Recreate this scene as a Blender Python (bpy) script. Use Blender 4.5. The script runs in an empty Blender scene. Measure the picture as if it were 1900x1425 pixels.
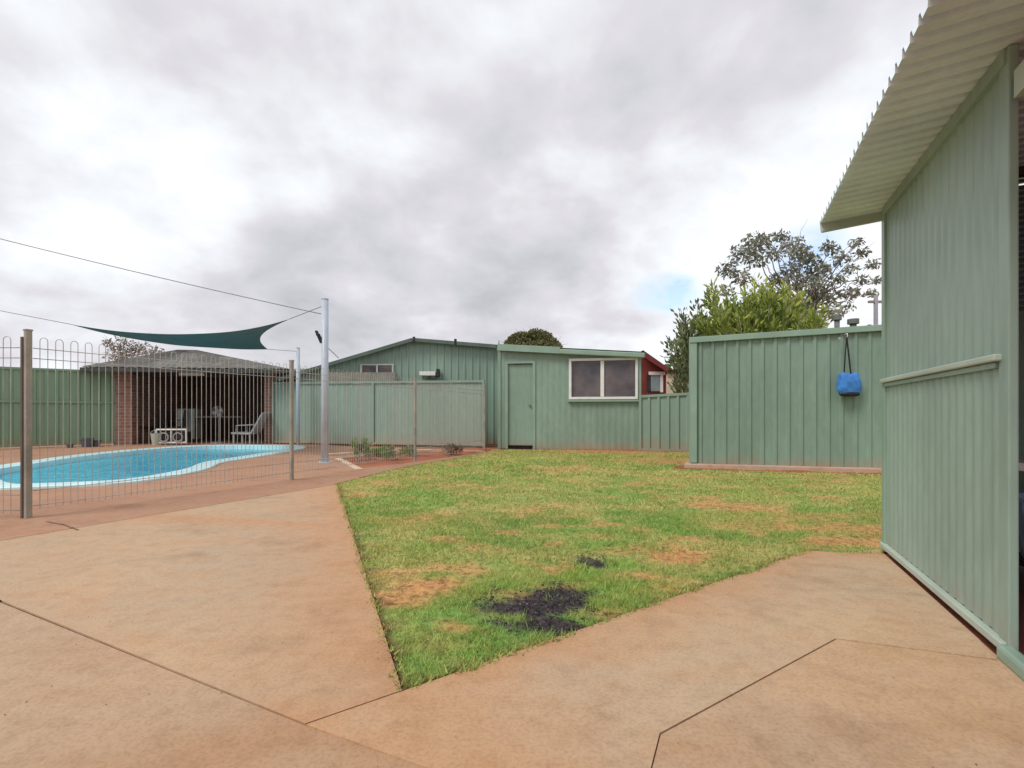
import bpy, bmesh, math, random
import numpy as np
from mathutils import Vector, Matrix
R = math.radians
random.seed(7); rng = np.random.default_rng(7)
scene = bpy.context.scene
COL = scene.collection

# ------------------------------------------------------------------ camera
CH, F, HZ = 0.82, 924.0, 767.0            # eye height, focal length in photo pixels, horizon row
cam_d = bpy.data.cameras.new('camera'); cam = bpy.data.objects.new('camera', cam_d); COL.objects.link(cam)
cam.location = (0, 0, CH); cam.rotation_euler = (R(90), 0, 0)
cam_d.sensor_width = 36; cam_d.lens = 36 * F / 1900; cam_d.shift_y = (HZ - 712.5) / 1900
cam_d.clip_start = 0.02; cam_d.clip_end = 5000
scene.camera = cam
scene.view_settings.view_transform = 'Standard'; scene.view_settings.look = 'None'
scene.view_settings.exposure = 0.62; scene.view_settings.gamma = 1.0

def at(px, py, Y):                        # world point seen at a photo pixel at depth Y
    return Vector(((px - 950) / F * Y, Y, CH - (py - HZ) / F * Y))
def g(px, py):                            # ground point seen at a photo pixel
    Y = CH * F / (py - HZ); return Vector(((px - 950) / F * Y, Y, 0))
def pdir(px, py):
    return Vector(((px - 950) / F, 1, -(py - HZ) / F)).normalized()

# ------------------------------------------------------------------ world: overcast sky
SUN_EL, SUN_AZ = R(50), R(232)
world = bpy.data.worlds.new('World'); scene.world = world; world.use_nodes = True
nt = world.node_tree; nt.nodes.clear()
def N(t, kind, **kw):
    n = t.nodes.new(kind)
    for k, v in kw.items():
        if k.startswith('i_'): n.inputs[k[2:].replace('_', ' ')].default_value = v
        else: setattr(n, k, v)
    return n
def mth(t, op, a, b=None, c=None, clamp=False):
    n = t.nodes.new('ShaderNodeMath'); n.operation = op; n.use_clamp = clamp
    for i, v in enumerate((a, b, c)):
        if v is None: continue
        if isinstance(v, (int, float)): n.inputs[i].default_value = v
        else: t.links.new(v, n.inputs[i])
    return n.outputs[0]
def mixc(t, fac, a, b, blend='MIX'):
    n = t.nodes.new('ShaderNodeMix'); n.data_type = 'RGBA'; n.blend_type = blend
    for idx, v in ((0, fac), (6, a), (7, b)):
        if isinstance(v, (int, float)): n.inputs[idx].default_value = v
        elif isinstance(v, (tuple, list)): n.inputs[idx].default_value = (*v[:3], 1)
        else: t.links.new(v, n.inputs[idx])
    return n.outputs[2]
def ramp(t, fac, stops, interp='LINEAR'):
    n = t.nodes.new('ShaderNodeValToRGB'); cr = n.color_ramp; cr.interpolation = interp
    while len(cr.elements) > 1: cr.elements.remove(cr.elements[-1])
    cr.elements[0].position = stops[0][0]; cr.elements[0].color = (*stops[0][1], 1)
    for p, c in stops[1:]:
        e = cr.elements.new(p); e.color = (*c, 1)
    t.links.new(fac, n.inputs[0]); return n.outputs[0]

tc = N(nt, 'ShaderNodeTexCoord'); vec = tc.outputs['Generated']
nrm = N(nt, 'ShaderNodeVectorMath', operation='NORMALIZE'); nt.links.new(vec, nrm.inputs[0]); D = nrm.outputs[0]
sp = N(nt, 'ShaderNodeSeparateXYZ'); nt.links.new(D, sp.inputs[0])
zz = mth(nt, 'ADD', mth(nt, 'MAXIMUM', sp.outputs[2], 0.0), 0.42)
cb = N(nt, 'ShaderNodeCombineXYZ')
nt.links.new(mth(nt, 'DIVIDE', sp.outputs[0], zz), cb.inputs[0]); nt.links.new(mth(nt, 'DIVIDE', sp.outputs[1], zz), cb.inputs[1])
def cnoise(scale, detail, rough, dist, off):
    m = N(nt, 'ShaderNodeMapping'); m.inputs['Location'].default_value = off; nt.links.new(cb.outputs[0], m.inputs[0])
    n = N(nt, 'ShaderNodeTexNoise'); n.inputs['Scale'].default_value = scale; n.inputs['Detail'].default_value = detail
    n.inputs['Roughness'].default_value = rough; n.inputs['Distortion'].default_value = dist
    nt.links.new(m.outputs[0], n.inputs['Vector']); return n.outputs[0]
n1 = cnoise(1.5, 10, 0.52, 0.08, (3.1, 1.7, 0)); n2 = cnoise(4.2, 9, 0.52, 0.15, (9.3, 4.2, 2))
def blob(px, py, rad, w):
    d = pdir(px, py)
    dp = N(nt, 'ShaderNodeVectorMath', operation='DOT_PRODUCT'); nt.links.new(D, dp.inputs[0]); dp.inputs[1].default_value = d
    mr = N(nt, 'ShaderNodeMapRange', interpolation_type='SMOOTHSTEP'); nt.links.new(dp.outputs['Value'], mr.inputs[0])
    mr.inputs[1].default_value = math.cos(R(rad)); mr.inputs[2].default_value = 1; mr.inputs[3].default_value = 0; mr.inputs[4].default_value = w
    return mr.outputs[0]
val = mth(nt, 'ADD', mth(nt, 'MULTIPLY', mth(nt, 'SUBTRACT', n1, 0.5), 1.45), mth(nt, 'MULTIPLY', mth(nt, 'SUBTRACT', n2, 0.5), 1.05))
val = mth(nt, 'ADD', val, 0.56)
for b in [(1330, 110, 17, -0.20), (980, 330, 20, -0.10), (420, 480, 17, -0.10), (830, 520, 12, -0.06), (1500, 400, 22, 0.42),
          (200, 350, 13, 0.16), (80, 80, 20, 0.10), (1120, 560, 9, 0.15), (650, 150, 14, 0.10), (620, 600, 10, -0.08), (900, -500, 40, 0.1)]:
    val = mth(nt, 'ADD', val, blob(*b))
cloud = ramp(nt, val, [(0.12, (0.33, 0.335, 0.36)), (0.36, (0.415, 0.422, 0.45)), (0.55, (0.495, 0.485, 0.515)), (0.75, (0.585, 0.60, 0.63)), (0.93, (0.68, 0.70, 0.73))])
sky = N(nt, 'ShaderNodeTexSky', sky_type='NISHITA'); sky.sun_disc = False; sky.sun_elevation = SUN_EL; sky.sun_rotation = SUN_AZ
gap = None
for b in [(1195, 556, 2.2, .5), (1222, 549, 2.9, .95), (1250, 543, 2.9, .95), (1278, 540, 2.2, .6), (1400, 510, 4, .55), (1440, 505, 4, .5), (1500, 485, 4.5, .6), (1540, 480, 4, .45)]:
    gap = blob(*b) if gap is None else mth(nt, 'ADD', gap, blob(*b))
gap = mth(nt, 'MULTIPLY', gap, mth(nt, 'ADD', mth(nt, 'MULTIPLY', n2, 3.4), -1.2, clamp=True))
gap = mth(nt, 'MINIMUM', gap, 0.8)
bg1 = N(nt, 'ShaderNodeBackground'); bg1.inputs[1].default_value = 0.15; nt.links.new(sky.outputs[0], bg1.inputs[0])
bg2 = N(nt, 'ShaderNodeBackground'); bg2.inputs[1].default_value = 1.0; nt.links.new(cloud, bg2.inputs[0])
ms = N(nt, 'ShaderNodeMixShader'); nt.links.new(gap, ms.inputs[0]); nt.links.new(bg2.outputs[0], ms.inputs[1]); nt.links.new(bg1.outputs[0], ms.inputs[2])
wo = N(nt, 'ShaderNodeOutputWorld'); nt.links.new(ms.outputs[0], wo.inputs[0])

sl = bpy.data.lights.new('sun', 'SUN'); sl.energy = 1.35; sl.angle = R(22); sl.color = (1, 0.96, 0.9)
so = bpy.data.objects.new('sun', sl); COL.objects.link(so)
sd = Vector((math.sin(SUN_AZ) * math.cos(SUN_EL), math.cos(SUN_AZ) * math.cos(SUN_EL), math.sin(SUN_EL)))
so.rotation_euler = (-sd).to_track_quat('-Z', 'Y').to_euler(); so.location = (0, 0, 30)

# ------------------------------------------------------------------ helpers
class MB:
    def __init__(s): s.v = []; s.f = []
    def add(s, vs, fs):
        o = len(s.v); s.v += [tuple(v) for v in vs]; s.f += [tuple(i + o for i in f) for f in fs]; return s
    def obox(s, c, ax, ay, az):           # centre and half-axis vectors
        c = Vector(c); ax = Vector(ax); ay = Vector(ay); az = Vector(az)
        vs = [c + ax * i + ay * j + az * k for k in (-1, 1) for j in (-1, 1) for i in (-1, 1)]
        return s.add(vs, [(0, 2, 3, 1), (4, 5, 7, 6), (0, 1, 5, 4), (2, 6, 7, 3), (0, 4, 6, 2), (1, 3, 7, 5)])
    def box(s, x0, x1, y0, y1, z0, z1):
        return s.obox(((x0 + x1) / 2, (y0 + y1) / 2, (z0 + z1) / 2), ((x1 - x0) / 2, 0, 0), (0, (y1 - y0) / 2, 0), (0, 0, (z1 - z0) / 2))
    def bar(s, p, q, w, h, up=(0, 0, 1)):  # rectangular bar from p to q
        p = Vector(p); q = Vector(q); d = (q - p); L = d.length; d = d / L
        side = d.cross(Vector(up)).normalized(); u = side.cross(d)
        return s.obox((p + q) / 2, d * L / 2, side * w / 2, u * h / 2)
    def tube(s, pts, rad, n=8, caps=True):
        pts = [Vector(p) for p in pts]; m = len(pts)
        rs = rad if isinstance(rad, (list, tuple)) else [rad] * m
        vs = []; prev = None
        for i, p in enumerate(pts):
            d = (pts[min(i + 1, m - 1)] - pts[max(i - 1, 0)]).normalized()
            if prev is None:
                a = d.orthogonal().normalized()
            else:
                a = (prev - d * prev.dot(d)); a = a.normalized() if a.length > 1e-6 else d.orthogonal().normalized()
            prev = a; b = d.cross(a)
            vs += [p + (a * math.cos(2 * math.pi * k / n) + b * math.sin(2 * math.pi * k / n)) * rs[i] for k in range(n)]
        fs = [(i * n + k, i * n + (k + 1) % n, (i + 1) * n + (k + 1) % n, (i + 1) * n + k) for i in range(m - 1) for k in range(n)]
        if caps: fs += [tuple(range(n - 1, -1, -1)), tuple((m - 1) * n + k for k in range(n))]
        return s.add(vs, fs)
    def build(s, name, mat, parent=None, smooth=False, bevel=0, loc=None):
        me = bpy.data.meshes.new(name)
        vs = s.v
        if parent is not None and loc is None:
            o = parent
            off = Vector((0, 0, 0))
            while o is not None: off += o.location; o = o.parent
            vs = [tuple(Vector(v) - off) for v in vs]
        elif loc is not None: vs = [tuple(Vector(v) - Vector(loc)) for v in vs]
        me.from_pydata(vs, [], s.f); me.update()
        bm = bmesh.new(); bm.from_mesh(me); bmesh.ops.recalc_face_normals(bm, faces=bm.faces); bm.to_mesh(me); bm.free()
        if smooth: me.polygons.foreach_set('use_smooth', [True] * len(me.polygons))
        if mat: me.materials.append(mat)
        ob = bpy.data.objects.new(name, me); COL.objects.link(ob); ob.parent = parent
        if loc is not None: ob.location = loc
        if bevel:
            b = ob.modifiers.new('bevel', 'BEVEL'); b.width = bevel; b.segments = 2; b.limit_method = 'ANGLE'; b.angle_limit = R(40)
        return ob
def tag(o, label=None, cat=None, group=None, kind=None):
    if label: o['label'] = label
    if cat: o['category'] = cat
    if group: o['group'] = group
    if kind: o['kind'] = kind
    return o
def thing(name, loc, label, cat, group=None):
    o = bpy.data.objects.new(name, None); o.empty_display_size = 0.1; o.location = loc; COL.objects.link(o)
    return tag(o, label, cat, group)
def copy_tree(o, parent=None):
    c = o.copy(); COL.objects.link(c); c.parent = parent
    for ch in list(o.children): copy_tree(ch, c)
    return c

def mat(name, base, rough=0.6, var=0.12, vscale=3.0, var_col=None, bump=0.0, bscale=40, metal=0.0, spec=0.5, stretch=None, fine=0.0):
    m = bpy.data.materials.new(name); m.use_nodes = True; t = m.node_tree; p = t.nodes['Principled BSDF']
    p.inputs['Roughness'].default_value = rough; p.inputs['Metallic'].default_value = metal; p.inputs['Specular IOR Level'].default_value = spec
    gm = N(t, 'ShaderNodeNewGeometry'); mp = N(t, 'ShaderNodeMapping'); t.links.new(gm.outputs['Position'], mp.inputs[0])
    if stretch: mp.inputs['Scale'].default_value = stretch
    n = N(t, 'ShaderNodeTexNoise'); n.inputs['Scale'].default_value = vscale; n.inputs['Detail'].default_value = 6; t.links.new(mp.outputs[0], n.inputs['Vector'])
    vc = var_col if var_col else tuple(c * (1 - 2 * var) for c in base)
    c1 = tuple(min(1, c * (1 + var)) for c in base)
    col = ramp(t, n.outputs[0], [(0.3, vc), (0.7, c1)])
    if fine:
        n2_ = N(t, 'ShaderNodeTexNoise'); n2_.inputs['Scale'].default_value = vscale * 12; n2_.inputs['Detail'].default_value = 4; t.links.new((mp.outputs[0] if stretch else gm.outputs['Position']), n2_.inputs['Vector'])
        col = mixc(t, fine, col, ramp(t, n2_.outputs[0], [(0.35, (0.55, 0.55, 0.55)), (0.65, (1.0, 1.0, 1.0))]), 'MULTIPLY')
    t.links.new(col, p.inputs['Base Color'])
    if bump:
        nb = N(t, 'ShaderNodeTexNoise'); nb.inputs['Scale'].default_value = bscale; nb.inputs['Detail'].default_value = 5; t.links.new(gm.outputs['Position'], nb.inputs['Vector'])
        b = N(t, 'ShaderNodeBump'); b.inputs['Strength'].default_value = bump; b.inputs['Distance'].default_value = 0.01
        t.links.new(nb.outputs[0], b.inputs['Height']); t.links.new(b.outputs[0], p.inputs['Normal'])
    return m
def dusty(m, z0, z1, amt, col=(0.42, 0.19, 0.10)):   # red soil splash, ragged, low on a sheet metal wall
    t = m.node_tree; p = t.nodes['Principled BSDF']; src = p.inputs['Base Color'].links[0].from_socket
    gm = N(t, 'ShaderNodeNewGeometry'); s = N(t, 'ShaderNodeSeparateXYZ'); t.links.new(gm.outputs['Position'], s.inputs[0])
    n = N(t, 'ShaderNodeTexNoise'); n.inputs['Scale'].default_value = 5; n.inputs['Detail'].default_value = 5; t.links.new(gm.outputs['Position'], n.inputs['Vector'])
    h = mth(t, 'ADD', s.outputs[2], mth(t, 'MULTIPLY', mth(t, 'SUBTRACT', n.outputs[0], 0.5), (z1 - z0) * 1.5))
    mr = N(t, 'ShaderNodeMapRange'); t.links.new(h, mr.inputs[0]); mr.inputs[1].default_value = z0; mr.inputs[2].default_value = z1; mr.inputs[3].default_value = amt; mr.inputs[4].default_value = 0
    t.links.new(mixc(t, mr.outputs[0], src, col), p.inputs['Base Color'])
    return m

GREEN = (0.252, 0.362, 0.290)
M = {}
M['green'] = dusty(mat('painted green sheet', GREEN, 0.45, 0.10, 1.2, bump=0.08, bscale=6, stretch=(1, 1, 0.35), fine=0.22), 0.0, 0.22, 0.45)
M['green_far'] = dusty(mat('green fence sheet', (0.265, 0.375, 0.305), 0.5, 0.09, 0.9, stretch=(1, 1, 0.3), fine=0.15), 0.0, 0.3, 0.4)
M['green_lime'] = dusty(mat('sun bleached green fence', (0.25, 0.40, 0.255), 0.5, 0.1, 0.8, stretch=(1, 1, 0.3), fine=0.15), 0.0, 0.25, 0.4)
M['green_wall'] = dusty(mat('painted green wall cladding', (0.30, 0.41, 0.345), 0.42, 0.08, 1.6, bump=0.04, bscale=5, stretch=(1, 1, 0.3), fine=0.22), 0.0, 0.12, 0.3)
M['green_trim'] = mat('green folded trim', (0.265, 0.38, 0.30), 0.4, 0.06, 3)
M['trim_pale'] = mat('pale green trim', (0.44, 0.51, 0.43), 0.45, 0.06, 4)
M['roof_pale'] = mat('weathered pale sheet', (0.76, 0.88, 0.95), 0.5, 0.07, 3, fine=0.15)
M['roof_grey'] = mat('grey roof sheet', (0.17, 0.19, 0.18), 0.5, 0.15, 2)
M['wire'] = mat('galvanised fence wire', (0.50, 0.46, 0.42), 0.5, 0.12, 8, metal=0.1)
M['post'] = mat('weathered fence post', (0.36, 0.33, 0.27), 0.6, 0.15, 6, fine=0.3)
M['pole'] = mat('pale blue painted pole', (0.50, 0.57, 0.66), 0.4, 0.05, 5)
M['sail'] = mat('green shade cloth', (0.10, 0.185, 0.18), 0.85, 0.08, 4, bump=0.2, bscale=300)
M['cable'] = mat('dark cable', (0.24, 0.24, 0.25), 0.6, 0.1, 10)
M['cable_steel'] = mat('steel cable', (0.25, 0.25, 0.26), 0.5, 0.1, 10)
M['white'] = mat('white paint', (0.78, 0.78, 0.74), 0.4, 0.04, 6)
M['dark'] = mat('dark interior', (0.035, 0.032, 0.032), 0.8, 0.2, 5)
M['black'] = mat('black webbing', (0.012, 0.014, 0.013), 0.7, 0.2, 30)
M['maroon'] = mat('maroon boards', (0.20, 0.035, 0.028), 0.6, 0.12, 3)
M['cream'] = mat('cream wall', (0.66, 0.6, 0.45), 0.7, 0.08, 2)
M['bark'] = mat('grey bark', (0.30, 0.285, 0.26), 0.9, 0.25, 8, bump=0.4, bscale=20)
M['soil'] = mat('red soil', (0.40, 0.13, 0.06), 0.95, 0.22, 2.2, bump=0.6, bscale=35, fine=0.5)
M['soil_dark'] = mat('damp red soil', (0.12, 0.055, 0.032), 0.95, 0.2, 6, bump=0.6, bscale=45)
M['kerb'] = mat('cream kerb concrete', (0.62, 0.48, 0.34), 0.85, 0.12, 5, bump=0.2, bscale=60)
M['bluebag'] = mat('blue bag cloth', (0.05, 0.24, 0.68), 0.6, 0.2, 14, bump=0.3, bscale=40)
M['coping'] = mat('pale aqua fibreglass', (0.66, 0.93, 0.97), 0.3, 0.08, 3)
M['basin'] = mat('blue fibreglass basin', (0.10, 0.42, 0.56), 0.3, 0.08, 2)
M['pane'] = mat('dark window glass', (0.035, 0.035, 0.045), 0.05, 0.35, 2.8, var_col=(0.15, 0.115, 0.115))  # reddish grey blotches paint a reflection into the glass colour
M['plastic'] = mat('white plastic', (0.36, 0.36, 0.355), 0.45, 0.06, 10)
M['leafgreen'] = None

def brick():
    m = bpy.data.materials.new('red brick'); m.use_nodes = True; t = m.node_tree; p = t.nodes['Principled BSDF']; p.inputs['Roughness'].default_value = 0.85
    tc_ = N(t, 'ShaderNodeNewGeometry'); s = N(t, 'ShaderNodeSeparateXYZ'); t.links.new(tc_.outputs['Position'], s.inputs[0])
    c = N(t, 'ShaderNodeCombineXYZ'); t.links.new(mth(t, 'ADD', s.outputs[0], mth(t, 'MULTIPLY', s.outputs[1], 0.98)), c.inputs[0]); t.links.new(s.outputs[2], c.inputs[1])
    b = N(t, 'ShaderNodeTexBrick'); t.links.new(c.outputs[0], b.inputs['Vector']); b.inputs['Scale'].default_value = 1
    b.inputs['Brick Width'].default_value = 0.24; b.inputs['Row Height'].default_value = 0.086; b.inputs['Mortar Size'].default_value = 0.010
    b.inputs['Color1'].default_value = (0.32, 0.175, 0.125, 1); b.inputs['Color2'].default_value = (0.25, 0.11, 0.08, 1); b.inputs['Mortar'].default_value = (0.32, 0.25, 0.21, 1)
    t.links.new(b.outputs[0], p.inputs['Base Color']); return m
M['brick'] = brick()

def concrete(name, base, alt, stain, edges=()):
    m = bpy.data.materials.new(name); m.use_nodes = True; t = m.node_tree; p = t.nodes['Principled BSDF']
    p.inputs['Roughness'].default_value = 0.85; p.inputs['Specular IOR Level'].default_value = 0.25
    gm = N(t, 'ShaderNodeNewGeometry'); P = gm.outputs['Position']
    def nz(sc, det=6, ro=0.55, off=(0, 0, 0), st=(1, 1, 1)):
        mp = N(t, 'ShaderNodeMapping'); mp.inputs['Location'].default_value = off; mp.inputs['Scale'].default_value = st; t.links.new(P, mp.inputs[0])
        n = N(t, 'ShaderNodeTexNoise'); n.inputs['Scale'].default_value = sc; n.inputs['Detail'].default_value = det; n.inputs['Roughness'].default_value = ro
        t.links.new(mp.outputs[0], n.inputs['Vector']); return n.outputs[0]
    a = nz(0.9, 7, 0.6); b = nz(2.6, 8, 0.62, (4, 2, 0), (1, 1.6, 1)); c = nz(90, 4, 0.6); d = nz(14, 7, 0.65, (1, 7, 0))
    col = mixc(t, ramp(t, a, [(0.36, (0, 0, 0)), (0.64, (1, 1, 1))]), base, alt)
    f = mth(t, 'MULTIPLY', ramp(t, b, [(0.46, (0, 0, 0)), (0.72, (1, 1, 1))]), 0.6)
    sm = f
    for (pt, q, wid, amt) in edges:                      # red soil washed on to the slab along its lawn edges
        dx, dy = q[0] - pt[0], q[1] - pt[1]; L = math.hypot(dx, dy); nx, ny = -dy / L, dx / L
        dp = N(t, 'ShaderNodeVectorMath', operation='DOT_PRODUCT'); t.links.new(P, dp.inputs[0]); dp.inputs[1].default_value = (nx, ny, 0)
        dist = mth(t, 'ABSOLUTE', mth(t, 'SUBTRACT', dp.outputs['Value'], nx * pt[0] + ny * pt[1]))
        dist = mth(t, 'ADD', dist, mth(t, 'MULTIPLY', mth(t, 'SUBTRACT', b, 0.5), wid * 1.6))
        mr = N(t, 'ShaderNodeMapRange'); t.links.new(dist, mr.inputs[0]); mr.inputs[1].default_value = 0; mr.inputs[2].default_value = wid; mr.inputs[3].default_value = amt; mr.inputs[4].default_value = 0
        sm = mth(t, 'MAXIMUM', sm, mr.outputs[0])
    col = mixc(t, sm, col, stain)
    col = mixc(t, 0.42, col, ramp(t, c, [(0.32, (0.60, 0.57, 0.54)), (0.55, (1, 1, 1))]), 'MULTIPLY')
    col = mixc(t, 0.32, col, ramp(t, d, [(0.34, (0.66, 0.60, 0.55)), (0.54, (1, 1, 1))]), 'MULTIPLY')
    w = nz(1.6, 9, 0.7, (8, 3, 0)); col = mixc(t, 0.5, col, ramp(t, w, [(0.33, (0.62, 0.56, 0.50)), (0.47, (1, 1, 1)), (0.62, (1, 1, 1)), (0.74, (1.12, 1.08, 1.0))]), 'MULTIPLY')
    spots = N(t, 'ShaderNodeTexVoronoi'); spots.inputs['Scale'].default_value = 1.9; t.links.new(P, spots.inputs['Vector'])
    col = mixc(t, ramp(t, spots.outputs['Distance'], [(0.0, (0.75, 0.75, 0.75)), (0.028, (0, 0, 0))]), col, (0.16, 0.075, 0.045))
    t.links.new(col, p.inputs['Base Color'])
    bp = N(t, 'ShaderNodeBump'); bp.inputs['Strength'].default_value = 0.25; bp.inputs['Distance'].default_value = 0.004
    t.links.new(mth(t, 'ADD', c, d), bp.inputs['Height']); t.links.new(bp.outputs[0], p.inputs['Normal'])
    return m

def inset(poly, d):
    n = len(poly); A = sum(poly[i][0] * poly[(i + 1) % n][1] - poly[(i + 1) % n][0] * poly[i][1] for i in range(n)); s = 1 if A > 0 else -1
    out = []
    for i in range(n):
        p0, p1, p2 = (Vector((poly[j % n][0], poly[j % n][1])) for j in (i - 1, i, i + 1))
        e1 = (p1 - p0).normalized(); e2 = (p2 - p1).normalized(); n1_ = Vector((-e1.y, e1.x)) * s; n2_ = Vector((-e2.y, e2.x)) * s
        k = (n1_ + n2_); k = k / max(0.3, k.length_squared / 2)
        out.append((p1 + k * d))
    return out
def slab(name, outer, holes, z, th, m, parent=None):
    bm = bmesh.new(); loops = []
    for lp in [outer] + holes:
        vs = [bm.verts.new((p[0], p[1], z)) for p in lp]; es = [bm.edges.new((vs[i], vs[(i + 1) % len(vs)])) for i in range(len(vs))]; loops.append((vs, es))
    bmesh.ops.triangle_fill(bm, use_beauty=True, use_dissolve=False, edges=[e for _, es in loops for e in es])
    for f in bm.faces:
        if f.normal.z < 0: f.normal_flip()
    if th:
        for vs, _ in loops:
            lo = [bm.verts.new((v.co.x, v.co.y, z - th)) for v in vs]
            for i in range(len(vs)):
                j = (i + 1) % len(vs); bm.faces.new((vs[i], vs[j], lo[j], lo[i]))
    me = bpy.data.meshes.new(name); bm.to_mesh(me); bm.free(); me.materials.append(m)
    ob = bpy.data.objects.new(name, me); COL.objects.link(ob); ob.parent = parent; return ob

def profile(kind, L, period, amp):
    pts = []
    if kind == 'sine':
        n = max(2, int(L / period * 8))
        pts = [(L * i / n, amp * 0.5 * math.cos(2 * math.pi * L * i / n / period)) for i in range(n + 1)]
    else:                                  # trapezoid ribs: flat pans, raised narrow ribs
        s = 0
        while s < L - 1e-6:
            for u, h in ((0, 0), (0.58, 0), (0.70, 1), (0.88, 1)):
                if s + u * period < L: pts.append((s + u * period, h * amp))
            s += period
        pts.append((L, 0))
    return pts
def ribbed(mb, p, q, z0, z1, kind='trap', period=0.2, amp=0.03, th=0.003, side=1):
    """upright profiled sheet from p to q; z0/z1 numbers or functions of distance; ribs stand out to 'side' of p->q"""
    p = Vector((p[0], p[1], 0)); q = Vector((q[0], q[1], 0)); d = q - p; L = d.length; d /= L; nn = Vector((d.y, -d.x, 0)) * side
    f0 = z0 if callable(z0) else (lambda s: z0); f1 = z1 if callable(z1) else (lambda s: z1)
    pr = profile(kind, L, period, amp); vs = []; fs = []
    for s, h in pr:
        for o in (h, h - th):
            b = p + d * s + nn * o
            vs += [(b.x, b.y, f0(s)), (b.x, b.y, f1(s))]
    for i in range(len(pr) - 1):
        a = 4 * i; b = a + 4
        fs += [(a, b, b + 1, a + 1), (a + 2, a + 3, b + 3, b + 2), (a + 1, b + 1, b + 3, a + 3), (a, a + 2, b + 2, b)]
    e = 4 * (len(pr) - 1); fs += [(0, 1, 3, 2), (e, e + 2, e + 3, e + 1)]
    return mb.add(vs, fs)
def rsheet(mb, a, b, c, d_, kind='sine', period=0.076, amp=0.018, th=0.003):
    """roof sheet, ribs run a->b (and d_->c); profile steps along a->d_"""
    a, b, c, d_ = map(Vector, (a, b, c, d_)); L = (d_ - a).length; up = (b - a).cross(d_ - a).normalized()
    if up.z < 0: up = -up
    pr = profile(kind, L, period, amp); vs = []; fs = []
    for s, h in pr:
        t_ = s / L; lo = a.lerp(d_, t_); hi = b.lerp(c, t_)
        for o in (h, h - th): vs += [lo + up * o, hi + up * o]
    for i in range(len(pr) - 1):
        k = 4 * i; l = k + 4
        fs += [(k, l, l + 1, k + 1), (k + 2, k + 3, l + 3, l + 2), (k + 1, l + 1, l + 3, k + 3), (k, k + 2, l + 2, l)]
    e = 4 * (len(pr) - 1); fs += [(0, 1, 3, 2), (e, e + 2, e + 3, e + 1)]
    return mb.add(vs, fs)

def inpoly(x, y, poly):
    r = np.zeros(len(x), bool); n = len(poly)
    for i in range(n):
        x0, y0 = poly[i][0], poly[i][1]; x1, y1 = poly[(i + 1) % n][0], poly[(i + 1) % n][1]
        c = ((y0 > y) != (y1 > y)) & (x < (x1 - x0) * (y - y0) / (y1 - y0 + 1e-12) + x0); r ^= c
    return r
_tab = rng.random((256, 256))
def vnoise(x, y, sc):
    x = x * sc + 100; y = y * sc + 100; xi = np.floor(x).astype(int); yi = np.floor(y).astype(int); fx = x - xi; fy = y - yi
    fx = fx * fx * (3 - 2 * fx); fy = fy * fy * (3 - 2 * fy); T = lambda a, b: _tab[a % 256, b % 256]
    return (T(xi, yi) * (1 - fx) + T(xi + 1, yi) * fx) * (1 - fy) + (T(xi, yi + 1) * (1 - fx) + T(xi + 1, yi + 1) * fx) * fy
def fbm(x, y, sc, o=4):
    s = 0; w = 0.5; tot = 0
    for i in range(o): s = s + w * vnoise(x + 7.3 * i, y - 3.1 * i, sc * 2 ** i); tot += w; w *= 0.55
    return s / tot

# ------------------------------------------------------------------ ground and paving
U = Vector((0.43, 1, 0)).normalized(); V = Vector((1, -0.43, 0)).normalized()   # the yard's two directions
W0 = Vector((2.234, 2.983, 0)); W1 = W0 - U * (1.315 * math.hypot(0.43, 1))
cK, c1, c0 = g(750, 1281), g(565, 1345), g(0, 1115)
cL = c0 + (c0 - c1) * 2.2
lawn_top_l = g(625, 897); pathm = g(740, 868); pathe = g(903, 839)
e1, e2 = g(1500, 1021), g(1560, 1026); e3 = W0 + Vector((-0.07, -0.08, 0))
edges = [(cK, lawn_top_l, 0.65, 1.0), (cK, e1, 0.36, 1.0), (e1, e3, 0.3, .9)]
concA = concrete('concrete slab pinkish', (0.545, 0.375, 0.235), (0.46, 0.345, 0.24), (0.52, 0.30, 0.165), edges)
concB = concrete('concrete slab brown', (0.51, 0.345, 0.22), (0.47, 0.345, 0.24), (0.45, 0.27, 0.155), edges)
concC = concrete('concrete path tan', (0.59, 0.415, 0.26), (0.50, 0.375, 0.265), (0.53, 0.31, 0.17), edges)
concD = concrete('concrete slab ochre', (0.60, 0.395, 0.235), (0.49, 0.35, 0.25), (0.47, 0.275, 0.14), [])
concP = concrete('pool surround concrete', (0.42, 0.235, 0.155), (0.47, 0.28, 0.175), (0.40, 0.19, 0.11), [])

pool_px = [(-60, 912), (60, 907), (150, 903.5), (230, 899), (300, 890), (352, 880), (392, 870), (408, 860), (445, 854), (520, 842), (583, 829)]
pool_near = [g(*p) for p in pool_px]
pool_far = [g(500, 827.0), g(420, 826.5), g(335, 829), g(240, 836), (g(120, 848)), g(0, 866), g(-80, 877)]
pool_outer = [Vector((p.x, p.y)) for p in pool_near] + [Vector((p.x, p.y)) for p in pool_far]
def smooth_poly(P, it=2):
    for _ in range(it):
        Q = []
        for i in range(len(P)):
            a, b = P[i], P[(i + 1) % len(P)]; Q += [a * 0.75 + b * 0.25, a * 0.25 + b * 0.75]
        P = Q
    return P
pool_outer = smooth_poly(pool_outer, 2)
pool_inner = inset(pool_outer, 0.30)
pool_hole = inset(pool_outer, 0.04)

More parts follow.
